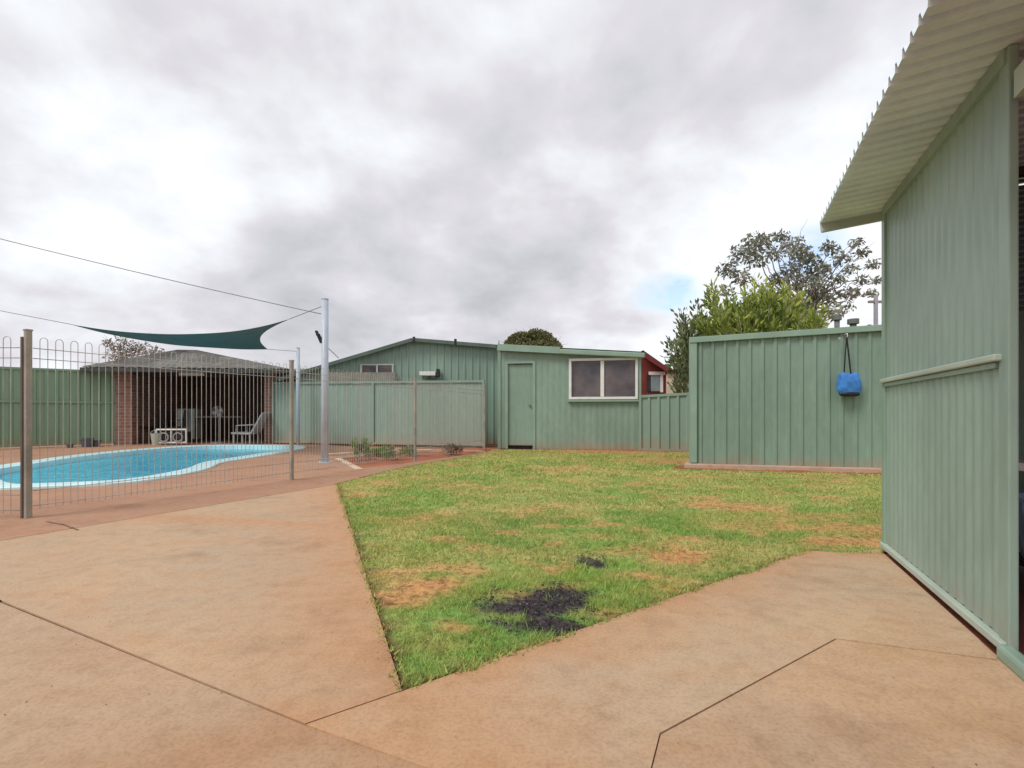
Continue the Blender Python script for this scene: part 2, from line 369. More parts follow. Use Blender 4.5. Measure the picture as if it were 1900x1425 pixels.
bed = [g(627, 851), g(664, 869), g(740, 861), g(820, 850), g(897, 839.5), g(880, 837.5), g(800, 838), g(762, 840.5), g(700, 844)]
bed2 = [Vector((p.x, p.y)) for p in bed]
S = 900
tag(slab('ground', [(-S, -S), (S, -S), (S, S), (-S, S)], [pool_hole], -0.022, 0, M['soil']), kind='structure')
gapw = 0.0058
seamL, seamR = g(0, 1003), g(622, 899); seamLL = seamL + (seamL - seamR) * 1.2
tag(slab('pavement', inset([cK, c1, c0, cL, seamLL, seamL, seamR, lawn_top_l], gapw), [], 0.0, 0.055, concA), kind='structure')
bx = g(790, 1425) + (g(790, 1425) - c1) * 0.9
tag(slab('pavement', inset([c1 + Vector((.006, .004, 0)), bx + Vector((.012, .010, 0)), Vector((0.22, -3, 0)), Vector((-9, -3, 0)), cL, c0], gapw * 0.9), [], -0.002, 0.055, concB), kind='structure')
d0, d1, d2 = g(1225, 1361), g(1551, 1185), g(1850, 1224); d00 = g(1205, 1440)
d00 = d0 + (d00 - d0) * 5
wl = lambda t_, off: W0 - U * t_ - V * off
dd = d1 + (d2 - d1) * 1.0
tag(slab('path', inset([cK, e1, e2, wl(0.0, 0.025), wl(1.30, 0.03), d1.lerp(dd, 1.0), d1, d0, d00, Vector((0.35, -3, 0)), Vector((0.2, -3, 0)), bx, c1], 0.0015), [], 0.001, 0.055, concC), kind='structure')
tag(slab('pavement', inset([d0, d1, d1.lerp(dd, 1.0), wl(1.30, 0.03), wl(3.4, 0.03), Vector((0.6, -3, 0)), Vector((0.35, -3, 0)), d00], 0.0012), [], -0.002, 0.05, concD), kind='structure')
deck_outer = [seamL, seamLL, Vector((-16, 8, 0)), Vector((-16, 17, 0)), Vector((-6, 17, 0)), Vector((-5.0, 13.1, 0)), g(640, 827.5), g(760, 832), g(893, 834.5), pathe, pathm, lawn_top_l, seamR]
deck_outer = [Vector((p[0], p[1])) for p in deck_outer]
tag(slab('pool_deck', inset(deck_outer, gapw), [pool_hole, bed2], 0.0, 0.055, concP), kind='structure')
tag(slab('garden_soil', inset(bed2, -0.01), [], -0.016, 0, M['soil']), kind='structure')
kb = MB()
kpts = [g(604, 846), g(660, 842.5), g(700, 841), g(768, 838.3), g(800, 837)]
for a_, b_ in zip(kpts[:-1], kpts[1:]): kb.bar(a_ + Vector((0, 0, 0.02)), b_ + Vector((0, 0, 0.02)), 0.16, 0.045)
tag(kb.build('garden_kerb', M['kerb'], bevel=0.01), 'cream concrete kerb edging the red garden bed below the green fence', 'kerb')
kb = MB(); kb.bar(g(627, 851) + Vector((0, 0, .004)), g(668, 872) + Vector((0, 0, .004)), 0.10, 0.02)
tag(kb.build('garden_kerb', M['kerb'], bevel=0.004), 'short flush tan edging strip at the near left corner of the garden bed', 'kerb')

# crack lines: thin dark joints already left as gaps; old hairline cracks as shallow dark seams
def seam(px, wid, m, z=0.004):
    pts = [g(*p) for p in px]; mb = MB()
    for a_, b_ in zip(pts[:-1], pts[1:]):
        n_ = 6
        for k in range(n_):
            p_ = a_.lerp(b_, k / n_); q_ = a_.lerp(b_, (k + 1) / n_); w_ = wid * random.uniform(0.6, 1.3)
            dd_ = (q_ - p_).normalized(); s_ = Vector((-dd_.y, dd_.x, 0)) * w_ / 2
            mb.add([p_ - s_ + Vector((0, 0, z)), p_ + s_ + Vector((0, 0, z)), q_ + s_ + Vector((0, 0, z)), q_ - s_ + Vector((0, 0, z))], [(0, 1, 2, 3)])
    return mb.build('pavement_crack', m)
M['crack'] = mat('crack dirt', (0.22, 0.125, 0.08), 0.95, 0.2, 10)
for jl in ([(0, 1115), (565, 1345), (750, 1283)], [(1205, 1440), (1225, 1361), (1551, 1185), (1850, 1224)], [(0, 1003), (622, 899)]):
    tag(seam(jl, 0.026, mat('joint dirt', (.20, .11, .065), .95, .25, 14), -0.0062), kind='structure')
tag(seam([(1672, 1322), (1735, 1324), (1782, 1328), (1770, 1318), (1725, 1300)], 0.0025, M['crack'], -0.003), kind='structure')
tag(seam([(1755, 1345), (1765, 1375), (1800, 1408), (1830, 1430)], 0.003, M['crack'], -0.003), kind='structure')
tag(seam([(85, 968), (118, 974), (145, 984)], 0.016, M['crack']), kind='structure')

# ------------------------------------------------------------------ lawn
lawn = [cK, e1, e2, W0 + V * 0.0 + Vector((-.04, .02, 0)), W0 + V * 4.5, Vector((8.5, 6, 0)), Vector((8.5, 11.2, 0)), Vector((-0.45, 11.4, 0)), pathe, pathm, lawn_top_l]
lawn = [Vector((p[0], p[1])) for p in lawn]
soil_spots = [(820, 1083, .17, .9), (745, 1108, .15, .8), (1265, 1028, .26, .95), (1235, 1072, .16, .9), (1110, 1080, .16, .7), (1345, 935, .45, .75), (1590, 985, .55, .75), (1500, 965, .5, .6), (1240, 855, .9, .85),
              (870, 905, .4, .35), (1000, 940, .4, .45), (1130, 1105, .10, .6), (735, 1062, .12, .6), (1600, 1003, .4, .8), (1040, 870, .6, .55), (770, 960, .3, .3), (1390, 975, .3, .5), (820, 1195, .07, .35)]
soil_spots = [(g(a, b).x, g(a, b).y, r, w) for a, b, r, w in soil_spots]
ash_c = [(g(985, 1128), 0.20, 0.19), (g(1060, 1115), 0.13, 0.13), (g(930, 1125), .12, .12), (g(1010, 1155), 0.17, 0.07), (g(1100, 1041), 0.085, 0.10), (g(1030, 1100), 0.12, 0.12)]
def lawn_fields(x, y):
    bare = np.zeros_like(x)
    for sx, sy, r, w in soil_spots:
        d = np.sqrt(((x - sx) / r) ** 2 + ((y - sy) / (r * 0.75)) ** 2) + (fbm(x, y, 5.0) - 0.5) * 2.6
        bare = np.maximum(bare, w * 0.95 * np.clip(1.35 - d, 0, 1))
    n = fbm(x, y * 1.5, 4.2, 5); bare = np.maximum(bare, np.clip((n - 0.59) * 7, 0, 0.6))
    bare = np.maximum(bare, np.clip((y - 9.6 + (fbm(x, y, 1.7) - .5) * 2.2) / 1.3, 0, 1) * np.clip((x - .2) / 1.5, 0.25, 1))
    dry = np.clip((fbm(x + 31, y + 11, 1.3, 5) - 0.38) * 4.2, 0, 1); dry = np.clip(dry * 0.35 + .75 * np.clip((fbm(x + 3, y * 1.8 + 21, 3.6, 4) - 0.42) * 3.2, 0, 1) + np.clip((y - 3) / 16, 0, .25), 0, 1)
    ash = np.zeros_like(x)
    for c, rx, ry in ash_c:
        d = np.sqrt(((x - c.x) / rx) ** 2 + ((y - c.y) / ry) ** 2) + (fbm(x, y, 17.0) - 0.5) * 2.7
        ash = np.maximum(ash, np.clip((1.2 - d) * 2.2, 0, 1))
    edge = np.zeros_like(x)
    for a, b in ((cK, lawn_top_l), (cK, e1), (e1, e3)):
        L = (b - a).length; t_ = np.clip(((x - a.x) * (b - a).x + (y - a.y) * (b - a).y) / L ** 2, 0, 1); d = np.hypot(x - a.x - t_ * (b - a).x, y - a.y - t_ * (b - a).y)
        edge = np.maximum(edge, np.clip(1 - d / (.012 + .05 * np.clip(fbm(x, y, 6.0) - .3, 0, 1)), 0, 1))
    bare = np.maximum(bare, edge * .85); lawn_fields.edge = edge
    return bare, dry, ash
GRN = np.array([0.195, 0.375, 0.085]); GRN2 = np.array([0.40, 0.53, 0.12]); STRAW = np.array([0.56, 0.50, 0.19]); SOIL = np.array([0.58, 0.25, 0.115]); ASH = np.array([0.060, 0.046, 0.053])
def lc(a, b, t_): return a + (b - a) * t_[:, None]
def attr_mat(name, rough=0.9, trans=0.0, bump=0.0):
    m = bpy.data.materials.new(name); m.use_nodes = True; t = m.node_tree; p = t.nodes['Principled BSDF']; p.inputs['Roughness'].default_value = rough; p.inputs['Specular IOR Level'].default_value = 0.2
    a = N(t, 'ShaderNodeAttribute'); a.attribute_name = 'tint'; t.links.new(a.outputs['Color'], p.inputs['Base Color'])
    if bump:
        nb = N(t, 'ShaderNodeTexNoise'); nb.inputs['Scale'].default_value = 60; b = N(t, 'ShaderNodeBump'); b.inputs['Strength'].default_value = bump; b.inputs['Distance'].default_value = 0.01
        gm = N(t, 'ShaderNodeNewGeometry'); t.links.new(gm.outputs['Position'], nb.inputs['Vector']); t.links.new(nb.outputs[0], b.inputs['Height']); t.links.new(b.outputs[0], p.inputs['Normal'])
    if trans:
        tr = N(t, 'ShaderNodeBsdfTranslucent'); t.links.new(a.outputs['Color'], tr.inputs[0]); mx = N(t, 'ShaderNodeMixShader'); mx.inputs[0].default_value = trans
        out = t.nodes['Material Output']; t.links.new(p.outputs[0], mx.inputs[1]); t.links.new(tr.outputs[0], mx.inputs[2]); t.links.new(mx.outputs[0], out.inputs[0])
    return m
M['turf_soil'] = attr_mat('lawn soil', 0.95, 0, 0.6); M['blade'] = attr_mat('grass blades', 0.7, 0.25); M['leaf'] = attr_mat('leaves', 0.6, 0.22)
def grit(m, sc, lo):
    t = m.node_tree; p = t.nodes['Principled BSDF']; src = p.inputs['Base Color'].links[0].from_socket; gm = N(t, 'ShaderNodeNewGeometry')
    n = N(t, 'ShaderNodeTexNoise'); n.inputs['Scale'].default_value = sc; n.inputs['Detail'].default_value = 8; n.inputs['Roughness'].default_value = .75; t.links.new(gm.outputs['Position'], n.inputs['Vector'])
    t.links.new(mixc(t, 1.0, src, ramp(t, n.outputs[0], [(.36, lo), (.52, (1, 1, 1)), (.66, (1.25, 1.2, 1.1))]), 'MULTIPLY'), p.inputs['Base Color'])
grit(M['turf_soil'], 22, (.35, .33, .30))
def tri_mesh(name, verts, faces, cols, m, parent=None):
    me = bpy.data.meshes.new(name); me.vertices.add(len(verts)); me.vertices.foreach_set('co', verts.astype(np.float32).ravel())
    k = faces.shape[1]; me.loops.add(faces.size); me.loops.foreach_set('vertex_index', faces.astype(np.int32).ravel())
    me.polygons.add(len(faces)); me.polygons.foreach_set('loop_start', (np.arange(len(faces)) * k).astype(np.int32)); me.polygons.foreach_set('loop_total', np.full(len(faces), k, np.int32))
    me.update(calc_edges=True); me.validate()
    a = me.color_attributes.new('tint', 'FLOAT_COLOR', 'POINT'); c4 = np.ones((len(verts), 4), np.float32); c4[:, :3] = cols; a.data.foreach_set('color', c4.ravel())
    me.materials.append(m); ob = bpy.data.objects.new(name, me); COL.objects.link(ob); ob.parent = parent
    if parent is not None:
        pass
    return ob
# soil sheet under the turf (fine grid, clipped to the lawn outline)
def lawn_sheet():
    bm = bmesh.new(); vs = [bm.verts.new((p.x, p.y, -0.007)) for p in lawn]
    es = [bm.edges.new((vs[i], vs[(i + 1) % len(vs)])) for i in range(len(vs))]; bmesh.ops.triangle_fill(bm, use_beauty=True, edges=es)
    for f in bm.faces:
        if f.normal.z < 0: f.normal_flip()
    ys = np.concatenate([np.arange(1.3, 4.5, 0.06), np.arange(4.5, 11.6, 0.14)]); xs = np.arange(-2.4, 8.6, 0.09)
    for y in ys: bmesh.ops.bisect_plane(bm, geom=bm.verts[:] + bm.edges[:] + bm.faces[:], plane_co=(0, y, 0), plane_no=(0, 1, 0))
    for x in xs: bmesh.ops.bisect_plane(bm, geom=bm.verts[:] + bm.edges[:] + bm.faces[:], plane_co=(x, 0, 0), plane_no=(1, 0, 0))
    me = bpy.data.meshes.new('lawn_soil'); bm.to_mesh(me); bm.free()
    co = np.empty(len(me.vertices) * 3, np.float32); me.vertices.foreach_get('co', co); co = co.reshape(-1, 3); x, y = co[:, 0].astype(float), co[:, 1].astype(float)
    bare, dry, ash = lawn_fields(x, y); th = lc(lc(np.tile(GRN * 0.9, (len(x), 1)), STRAW[None] * .85, dry), SOIL[None], bare); col = lc(th, ASH[None], ash); col = lc(col, np.array([[.10, .045, .03]]), np.clip(lawn_fields.edge * 2.5, 0, 1))
    co[:, 2] += (fbm(x, y, 3) - 0.5) * 0.012; me.vertices.foreach_set('co', co.ravel())
    a = me.color_attributes.new('tint', 'FLOAT_COLOR', 'POINT'); c4 = np.ones((len(x), 4), np.float32); c4[:, :3] = col; a.data.foreach_set('color', c4.ravel())
    me.materials.append(M['turf_soil']); ob = bpy.data.objects.new('lawn_soil', me); COL.objects.link(ob); return ob
tag(lawn_sheet(), kind='structure')
def scatter(n, x0, x1, y0, y1, poly):
    x = rng.uniform(x0, x1, n); y = rng.uniform(y0, y1, n); k = inpoly(x, y, poly); return x[k], y[k]
def grass():
    X, Y, Hh, Wd = [], [], [], []
    inn = inset(lawn, 0.012)
    for (y0, y1, dens, h, w) in [(1.35, 2.6, 19000, .030, .0026), (2.6, 4.2, 9500, .030, .0040), (4.2, 6.5, 3800, .027, .008), (6.5, 11.4, 1700, .030, .014)]:
        x0, x1 = -2.2, min(8.5, y1 * 0.80 + .3); n = int((x1 - x0) * (y1 - y0) * dens); x, y = scatter(n, x0, x1, y0, y1, inn)
        X.append(x); Y.append(y); Hh.append(np.full(len(x), h)); Wd.append(np.full(len(x), w))
    # ragged fringe creeping over the slab edges
    for (a, b, dens) in [(cK, lawn_top_l, 260), (cK, e1, 420), (e1, e3, 300)]:
        L = (b - a).length; n = int(L * dens * 1.6); t_ = rng.random(n); nx, ny = -(b - a).y / L, (b - a).x / L; j = rng.normal(0, 0.010, n) + 0.02 * (vnoise(t_ * L, t_ * 0, 9) - .5)
        X.append(a.x + (b - a).x * t_ + nx * j); Y.append(a.y + (b - a).y * t_ + ny * j); Hh.append(np.full(n, .028)); Wd.append(np.full(n, .0035))
    X = np.concatenate(X); Y = np.concatenate(Y); Hh = np.concatenate(Hh); Wd = np.concatenate(Wd)
    bare, dry, ash = lawn_fields(X, Y)
    tuft = fbm(X, Y, 9, 3)
    keep = rng.random(len(X)) > np.clip(bare * 1.0 * .88 + ash * 1.15 - 0.02, 0, 0.985); X, Y, Hh, Wd, bare, dry, ash, tuft = (q[keep] for q in (X, Y, Hh, Wd, bare, dry, ash, tuft))
    n = len(X); h = Hh * rng.uniform(0.45, 1.15, n) * (0.55 + 0.9 * tuft) * (1 - 0.4 * bare); ang = rng.uniform(0, 2 * math.pi, n); lean = rng.uniform(0.2, 1.3, n) * h; la = rng.uniform(0, 2 * math.pi, n)
    w = Wd * rng.uniform(0.6, 1.3, n); dx = np.cos(ang) * w; dy = np.sin(ang) * w; z = np.where(inpoly(X, Y, inn), -0.014, -0.001)
    v = np.empty((n, 3, 3)); v[:, 0] = np.c_[X - dx, Y - dy, z]; v[:, 1] = np.c_[X + dx, Y + dy, z]; v[:, 2] = np.c_[X + np.cos(la) * lean, Y + np.sin(la) * lean, z + h]
    gg = GRN + (GRN2 - GRN) * np.clip(fbm(X + 50, Y, 1.6) * 1.6 - .3 + rng.normal(0, .15, n), 0, 1)[:, None]
    sm = np.clip(dry + rng.normal(0, .28, n), 0, 1) * 0.9; c = lc(gg, STRAW[None], sm); c = lc(c, (SOIL * .95)[None], np.clip(bare * .6 * rng.random(n), 0, 1)); c = lc(c, ASH[None] * 2.0, np.clip(ash * rng.random(n) * 1.2, 0, 1))
    c = c * rng.uniform(0.75, 1.25, n)[:, None]
    return tri_mesh('lawn_grass', v.reshape(-1, 3), np.arange(3 * n).reshape(-1, 3), np.repeat(c, 3, axis=0), M['blade'])
tag(grass(), 'patchy short green and straw coloured lawn with bare red spots', 'grass', kind='stuff')
# burnt patch: ash and charcoal crumbs
def ashbits():
    n = 16000; x = rng.uniform(-.5, .9, n); y = rng.uniform(1.6, 3.0, n); _, _, ash = lawn_fields(x, y); k = (rng.random(n) < ash * 0.9) & inpoly(x, y, lawn); x, y = x[k], y[k]; n = len(x)
    s = rng.uniform(.002, .008, n); v = np.empty((n, 4, 3)); z = -0.008 + rng.uniform(0, .012, n)
    for j in range(3):
        a = rng.uniform(0, .8, n) + j * 2.09; v[:, j] = np.c_[x + np.cos(a) * s, y + np.sin(a) * s, z]
    v[:, 3] = np.c_[x, y, z + s * rng.uniform(.2, .7, n)]
    b = np.arange(n)[:, None] * 4; f = np.concatenate([b + np.array([[0, 1, 3]]), b + np.array([[1, 2, 3]]), b + np.array([[2, 0, 3]]), b + np.array([[0, 2, 1]])])
    c = np.full((n, 3), .06) * rng.uniform(.35, 1.5, n)[:, None]; c[:, 0] *= 1.08
    pale = rng.random(n) < .06; c[pale] = np.array([.3, .26, .2])
    return tri_mesh('ash', v.reshape(-1, 3), f, np.repeat(c, 4, axis=0), attr_mat('ash', .95))
tag(ashbits(), 'black ash and charcoal crumbs left on the burnt lawn patch', 'ash', kind='stuff')
# pebbles and dirt crumbs on the slabs
def crumbs():
    n = 900; x = rng.uniform(-3, 3, n); y = rng.uniform(1.1, 6, n); k = ~inpoly(x, y, lawn) & (x < 2.0 - .43 * (3 - y)); x, y = x[k], y[k]
    t_ = rng.random(800); s_ = rng.random(800) < .5; ex = np.where(s_, cK.x + (lawn_top_l.x - cK.x) * t_, cK.x + (e1.x - cK.x) * t_); ey = np.where(s_, cK.y + (lawn_top_l.y - cK.y) * t_, cK.y + (e1.y - cK.y) * t_)
    x = np.r_[x, ex + np.where(s_, -1, 1) * np.abs(rng.normal(0, .03, 800)) - 0]; y = np.r_[y, ey - np.where(s_, 0, 1) * np.abs(rng.normal(0, .03, 800))]; n = len(x)
    s = rng.uniform(.001, .0032, n); v = np.empty((n, 4, 3)); z = np.full(n, 0.0)
    for j in range(3):
        a = rng.uniform(0, .8, n) + j * 2.09; v[:, j] = np.c_[x + np.cos(a) * s, y + np.sin(a) * s, z]
    v[:, 3] = np.c_[x, y, z + s]
    b = np.arange(n)[:, None] * 4; f = np.concatenate([b + np.array([[0, 1, 3]]), b + np.array([[1, 2, 3]]), b + np.array([[2, 0, 3]])])
    c = np.array([.3, .13, .07])[None] * rng.uniform(.4, 1.3, n)[:, None]
    return tri_mesh('soil_crumbs', v.reshape(-1, 3), f, np.repeat(c, 4, axis=0), attr_mat('crumbs', .95))
tag(crumbs(), 'red brown soil crumbs scattered on the concrete beside the lawn', 'soil crumbs', kind='stuff')

# ------------------------------------------------------------------ pool
pool = thing('swimming_pool', (-6.4, 9, 0), 'kidney edged blue swimming pool with pale aqua rim behind the wire fence', 'pool')
def ring(name, A, B, za, zb, m, parent):
    mb = MB(); n = len(A)
    mb.add([(p[0], p[1], za) for p in A] + [(p[0], p[1], zb) for p in B], [(i, (i + 1) % n, n + (i + 1) % n, n + i) for i in range(n)]); return mb
lip = MB(); n_ = len(pool_outer)
rings = [(pool_outer, -0.04), (pool_outer, 0.022), (inset(pool_outer, 0.015), 0.030), (inset(pool_outer, 0.27), 0.030), (pool_inner, 0.018), (pool_inner, -0.12)]
vs = [(p[0], p[1], z) for P_, z in rings for p in P_]
lip.add(vs, [(r * n_ + i, r * n_ + (i + 1) % n_, (r + 1) * n_ + (i + 1) % n_, (r + 1) * n_ + i) for r in range(len(rings) - 1) for i in range(n_)])
lip.build('coping', M['coping'], pool)
bs = MB(); b2 = inset(pool_inner, 0.12)
bs.add([(p[0], p[1], z) for P_, z in ((pool_inner, -0.1199), (b2, -1.4)) for p in P_], [(i, (i + 1) % n_, n_ + (i + 1) % n_, n_ + i) for i in range(n_)] + [tuple(range(n_, 2 * n_))])
bs.build('basin', M['basin'], pool)
def water_mat():
    m = bpy.data.materials.new('pool water'); m.use_nodes = True; t = m.node_tree; p = t.nodes['Principled BSDF']
    p.inputs['Roughness'].default_value = 0.08; p.inputs['IOR'].default_value = 1.33; p.inputs['Specular IOR Level'].default_value = 0.22
    gm = N(t, 'ShaderNodeNewGeometry'); n = N(t, 'ShaderNodeTexNoise'); n.inputs['Scale'].default_value = 0.7; n.inputs['Detail'].default_value = 3; t.links.new(gm.outputs['Position'], n.inputs['Vector'])
    t.links.new(ramp(t, n.outputs[0], [(0.3, (0.02, 0.34, 0.55)), (0.7, (0.06, 0.52, 0.66))]), p.inputs['Base Color'])
    h = N(t, 'ShaderNodeTexNoise'); h.inputs['Scale'].default_value = 5; h.inputs['Detail'].default_value = 4; h.inputs['Distortion'].default_value = .6; t.links.new(gm.outputs['Position'], h.inputs['Vector'])
    b = N(t, 'ShaderNodeBump'); b.inputs['Strength'].default_value = 1.0; b.inputs['Distance'].default_value = 0.035; t.links.new(h.outputs[0], b.inputs['Height']); t.links.new(b.outputs[0], p.inputs['Normal'])
    return m
M['water'] = water_mat()
tag(slab('pool_water', inset(pool_outer, 0.297), [], -0.07, 0, M['water']), kind='structure')

# ------------------------------------------------------------------ pool fence
def mesh_panel(p, q, zb, zt, spacing=0.05, rad=0.0028):
    """welded wire panel: bars bent over in pairs into loops, cross wires near top and bottom"""
    mb = MB(); p = Vector(p); q = Vector(q); d = q - p; L = d.length; d /= L; n = int(L / spacing); n -= n % 2; off = (L - (n - 1) * spacing) / 2
    up = Vector((0, 0, 1))
    for i in range(0, n - 1, 2):
        a = p + d * (off + i * spacing); b = a + d * spacing; r = spacing / 2; c = (a + b) / 2
        pts = [a + up * zb, a + up * (zt - r)] + [c + d * (-math.cos(k * math.pi / 5) * r) + up * (zt - r + math.sin(k * math.pi / 5) * r) for k in range(1, 5)] + [b + up * (zt - r), b + up * zb]
        mb.tube(pts, rad, 5, caps=False)
    for z in (zb + 0.03, zb + 0.15, zt - 0.09, zt - 0.17): mb.tube([p + up * z, q + up * z], rad * 1.25, 5)
    return mb
post_px = [(52, 961), (541, 890), (770, 854), (899, 833.5)]
PP = [g(*p) for p in post_px]; PH = 1.47
pf = thing('pool_fence', PP[0], 'looped wire pool fence on four beige posts running back beside the lawn', 'fence')
for i, p in enumerate(PP):
    w = 0.040
    mb = MB().obox(p + Vector((0, 0, PH / 2 - .02)), U * w / 2, V * w / 2, Vector((0, 0, PH / 2 + .02))); po = mb.build('post', M['post'], pf, bevel=0.004)
    MB().obox(p + Vector((0, 0, PH + 0.003)), U * (w / 2 + .003), V * (w / 2 + .003), Vector((0, 0, .006))).build('post_cap', M['post'], po)
for a, b in zip(PP[:-1], PP[1:]):
    dr = (b - a).normalized() * 0.03
    mesh_panel(a + dr, b - dr, 0.06, PH - 0.045).build('wire_panel', M['wire'], pf, smooth=True)
GP = PP[0] + Vector((-0.036, 0.0, 0))
gp2 = GP + Vector((-2.3, 0.02, 0))
pg = thing('pool_gate', GP, 'looped wire pool fence section turning left from the nearest beige post', 'fence')
MB().box(GP.x - .009, GP.x + .009, GP.y - .018, GP.y + .018, -.03, PH - .05).build('post', mat('dark bronze post', (0.13, 0.10, 0.08), .5, .1, 5), pg, bevel=.003)  # slim gate post, a darker brown than the other fence posts
MB().box(gp2.x - .0225, gp2.x + .0225, gp2.y - .0225, gp2.y + .0225, -.03, PH).build('post', M['post'], pg, bevel=.003)
mesh_panel(gp2 + Vector((.03, 0, 0)), GP - Vector((.03, 0, 0)), 0.03, PH - 0.045, spacing=0.06).build('wire_panel', M['wire'], pg, smooth=True)

# ------------------------------------------------------------------ fences
def sheet_fence(name, p, q, h, label, m, z0=0.03, period=0.2, amp=0.03, panel=2.37, rail=None, htop=None, side=1, group=None):
    p = Vector((p[0], p[1], 0)); q = Vector((q[0], q[1], 0)); d = q - p; L = d.length; d /= L; nn = Vector((d.y, -d.x, 0)) * side
    t = thing(name, p, label, 'fence', group); n = max(1, round(L / panel)); H = (lambda s: h + (htop - h) * s / L) if htop else (lambda s: h)
    for i in range(n):
        s0, s1 = L * i / n, L * (i + 1) / n
        mb = MB(); ribbed(mb, p + d * (s0 + .03), p + d * (s1 - .03), z0 + .02, lambda s, s0=s0: H(s0 + s) - .03, 'trap', period, amp, side=side)
        mb.build('panel', m, t)
        for z in (z0, H(s0) - .055):
            mb = MB(); mb.bar(p + d * (s0 + .028) + Vector((0, 0, z + .0275)) + nn * .012, p + d * (s1 - .028) + Vector((0, 0, (z if z == z0 else H(s1) - .055) + .0275)) + nn * .012, .048, .055); mb.build('rail', m, t)
        if rail: mb = MB(); mb.bar(p + d * (s0 + .03) + Vector((0, 0, rail)) + nn * .033, p + d * (s1 - .03) + Vector((0, 0, rail)) + nn * .033, .03, .05); mb.build('rail', m, t)
    for i in range(n + 1):
        s = L * i / n; c = p + d * s + nn * .012
        MB().obox(c + Vector((0, 0, (H(s) + .01) / 2)), d * .026, nn * .032, Vector((0, 0, (H(s) + .01) / 2))).build('post', m, t)
    return t
fl0 = at(-700, 767, 8.8); fl1 = at(222, 767, 12.75); fl2 = at(215, 767, 13.2)
# far left fence: top 685 at x=0..210
sheet_fence('metal_fence', (-13.5, 9.6), at(214, 767, 13.1).xy.to_3d(), 1.87, 'long green sheet metal fence behind the pool at the left with a dark middle rail', M['green_lime'], rail=1.10, htop=1.93, side=1)
fb0, fb1 = at(508, 767, 13.4), at(897, 767, 12.15)
sheet_fence('metal_fence', fb0, fb1, 1.66, 'green sheet metal fence between the brick pool hut and the shed, below the gable', M['green_far'], period=0.19, amp=.006, htop=1.63)
fr0, fr1 = at(1188, 767, 10.95), at(1290, 767, 10.6)
sheet_fence('metal_fence', fr0, fr1, 1.22, 'low green metal fence between the window shed and the ribbed shed', M['green_far'], z0=.0, htop=1.27, panel=1.2)

# ------------------------------------------------------------------ rear green shed with gable, door and window
sh = thing('green_shed', (0, 12, 0), 'green metal shed with a low gable, a flush door and a white framed sliding window', 'shed')
GY = 13.3
gx = lambda px: (px - 950) / F * GY
gz = lambda py, Y=GY: CH - (py - HZ) / F * Y
xl, xp, xr = gx(548), gx(768), gx(927)
zl, zp, zr = gz(697), gz(632), gz(645)
def gtop(s):
    x = xl + s
    return zl + (zp - zl) * (x - xl) / (xp - xl) if x < xp else zp + (zr - zp) * (x - xp) / (xr - xp)
mb = MB(); ribbed(mb, (xl, GY), (xr, GY), 0.0, gtop, 'trap', 0.19, 0.02); mb.build('gable_wall', M['green_far'], sh)
FL = at(925, 767, 11.62).xy; FR = at(1187, 767, 11.05).xy; FL = Vector((FL[0], FL[1], 0)); FR = Vector((FR[0], FR[1], 0)); fd = (FR - FL).normalized(); fn = Vector((fd.y, -fd.x, 0)); FLn = (FR - FL).length
zfl, zfr = gz(643, 11.62), gz(656, 11.05)
ft = lambda s: zfl + (zfr - zfl) * s / FLn
def spx(px):                                # distance along the front wall seen at photo column px
    k = (px - 950) / F; return (k * FL.y - FL.x) / (fd.x - k * fd.y)
def fzz(py, s): return CH - (py - HZ) / F * (FL + fd * s).y
s_d0, s_d1 = spx(940), spx(991); zd = fzz(675, s_d0)
s_w0, s_w1 = spx(1058), spx(1181); zw0, zw1 = fzz(739, s_w0), fzz(668, s_w0)
mb = MB()
for a, b, z0_, z1_ in [(0, s_d0, 0, ft), (s_d0, s_d1, zd, ft), (s_d1, s_w0, 0, ft), (s_w0, s_w1, 0, zw0), (s_w0, s_w1, zw1, ft), (s_w1, FLn, 0, ft)]:
    if b - a < .01: continue
    zt_ = (lambda s, a=a: ft(a + s)) if callable(z1_) else z1_
    ribbed(mb, FL + fd * a, FL + fd * b, z0_, zt_, 'sine', 0.14, 0.006)
mb.build('front_wall', M['green'], sh)
mb = MB(); ribbed(mb, (FL.x, GY), FL, 0, zr - .05, 'sine', .19, .02); mb.build('side_wall', M['green_far'], sh)
mb = MB(); ribbed(mb, FR, FR + Vector((.5, 4.2, 0)), 0, zfr, 'sine', .14, .01); mb.build('side_wall', M['green'], sh)
MB().box(FL.x - .02, FL.x + .05, FL.y - .03, FL.y + .03, 0, zfl - .01).build('corner_trim', M['trim_pale'] and M['green_trim'], sh)
MB().obox(FR + Vector((0, 0, zfr / 2)), fd * .03, fn * .02, Vector((0, 0, zfr / 2 - .01))).build('corner_trim', M['green_trim'], sh)
# door
c = FL + fd * (s_d0 + s_d1) / 2 - fn * 0.05
door = MB().obox(c + Vector((0, 0, zd / 2 + .03)), fd * ((s_d1 - s_d0) / 2 - .03), fn * .02, Vector((0, 0, zd / 2 - .05))).build('door', M['green'], sh)
MB().tube([c + fd * ((s_d1 - s_d0) / 2 - .1) + fn * .02 + Vector((0, 0, 1.0)), c + fd * ((s_d1 - s_d0) / 2 - .1) + fn * .07 + Vector((0, 0, 1.0))], .025, 10).build('handle', M['roof_grey'], door)
mb = MB(); cf = FL
for s in (s_d0, s_d1): mb.obox(FL + fd * s - fn * .02 + Vector((0, 0, zd / 2)), fd * .03, fn * .045, Vector((0, 0, zd / 2)))
mb.obox(FL + fd * (s_d0 + s_d1) / 2 - fn * .02 + Vector((0, 0, zd + .025)), fd * ((s_d1 - s_d0) / 2 + .03), fn * .047, Vector((0, 0, .025)))
mb.build('frame', M['green_trim'], door)
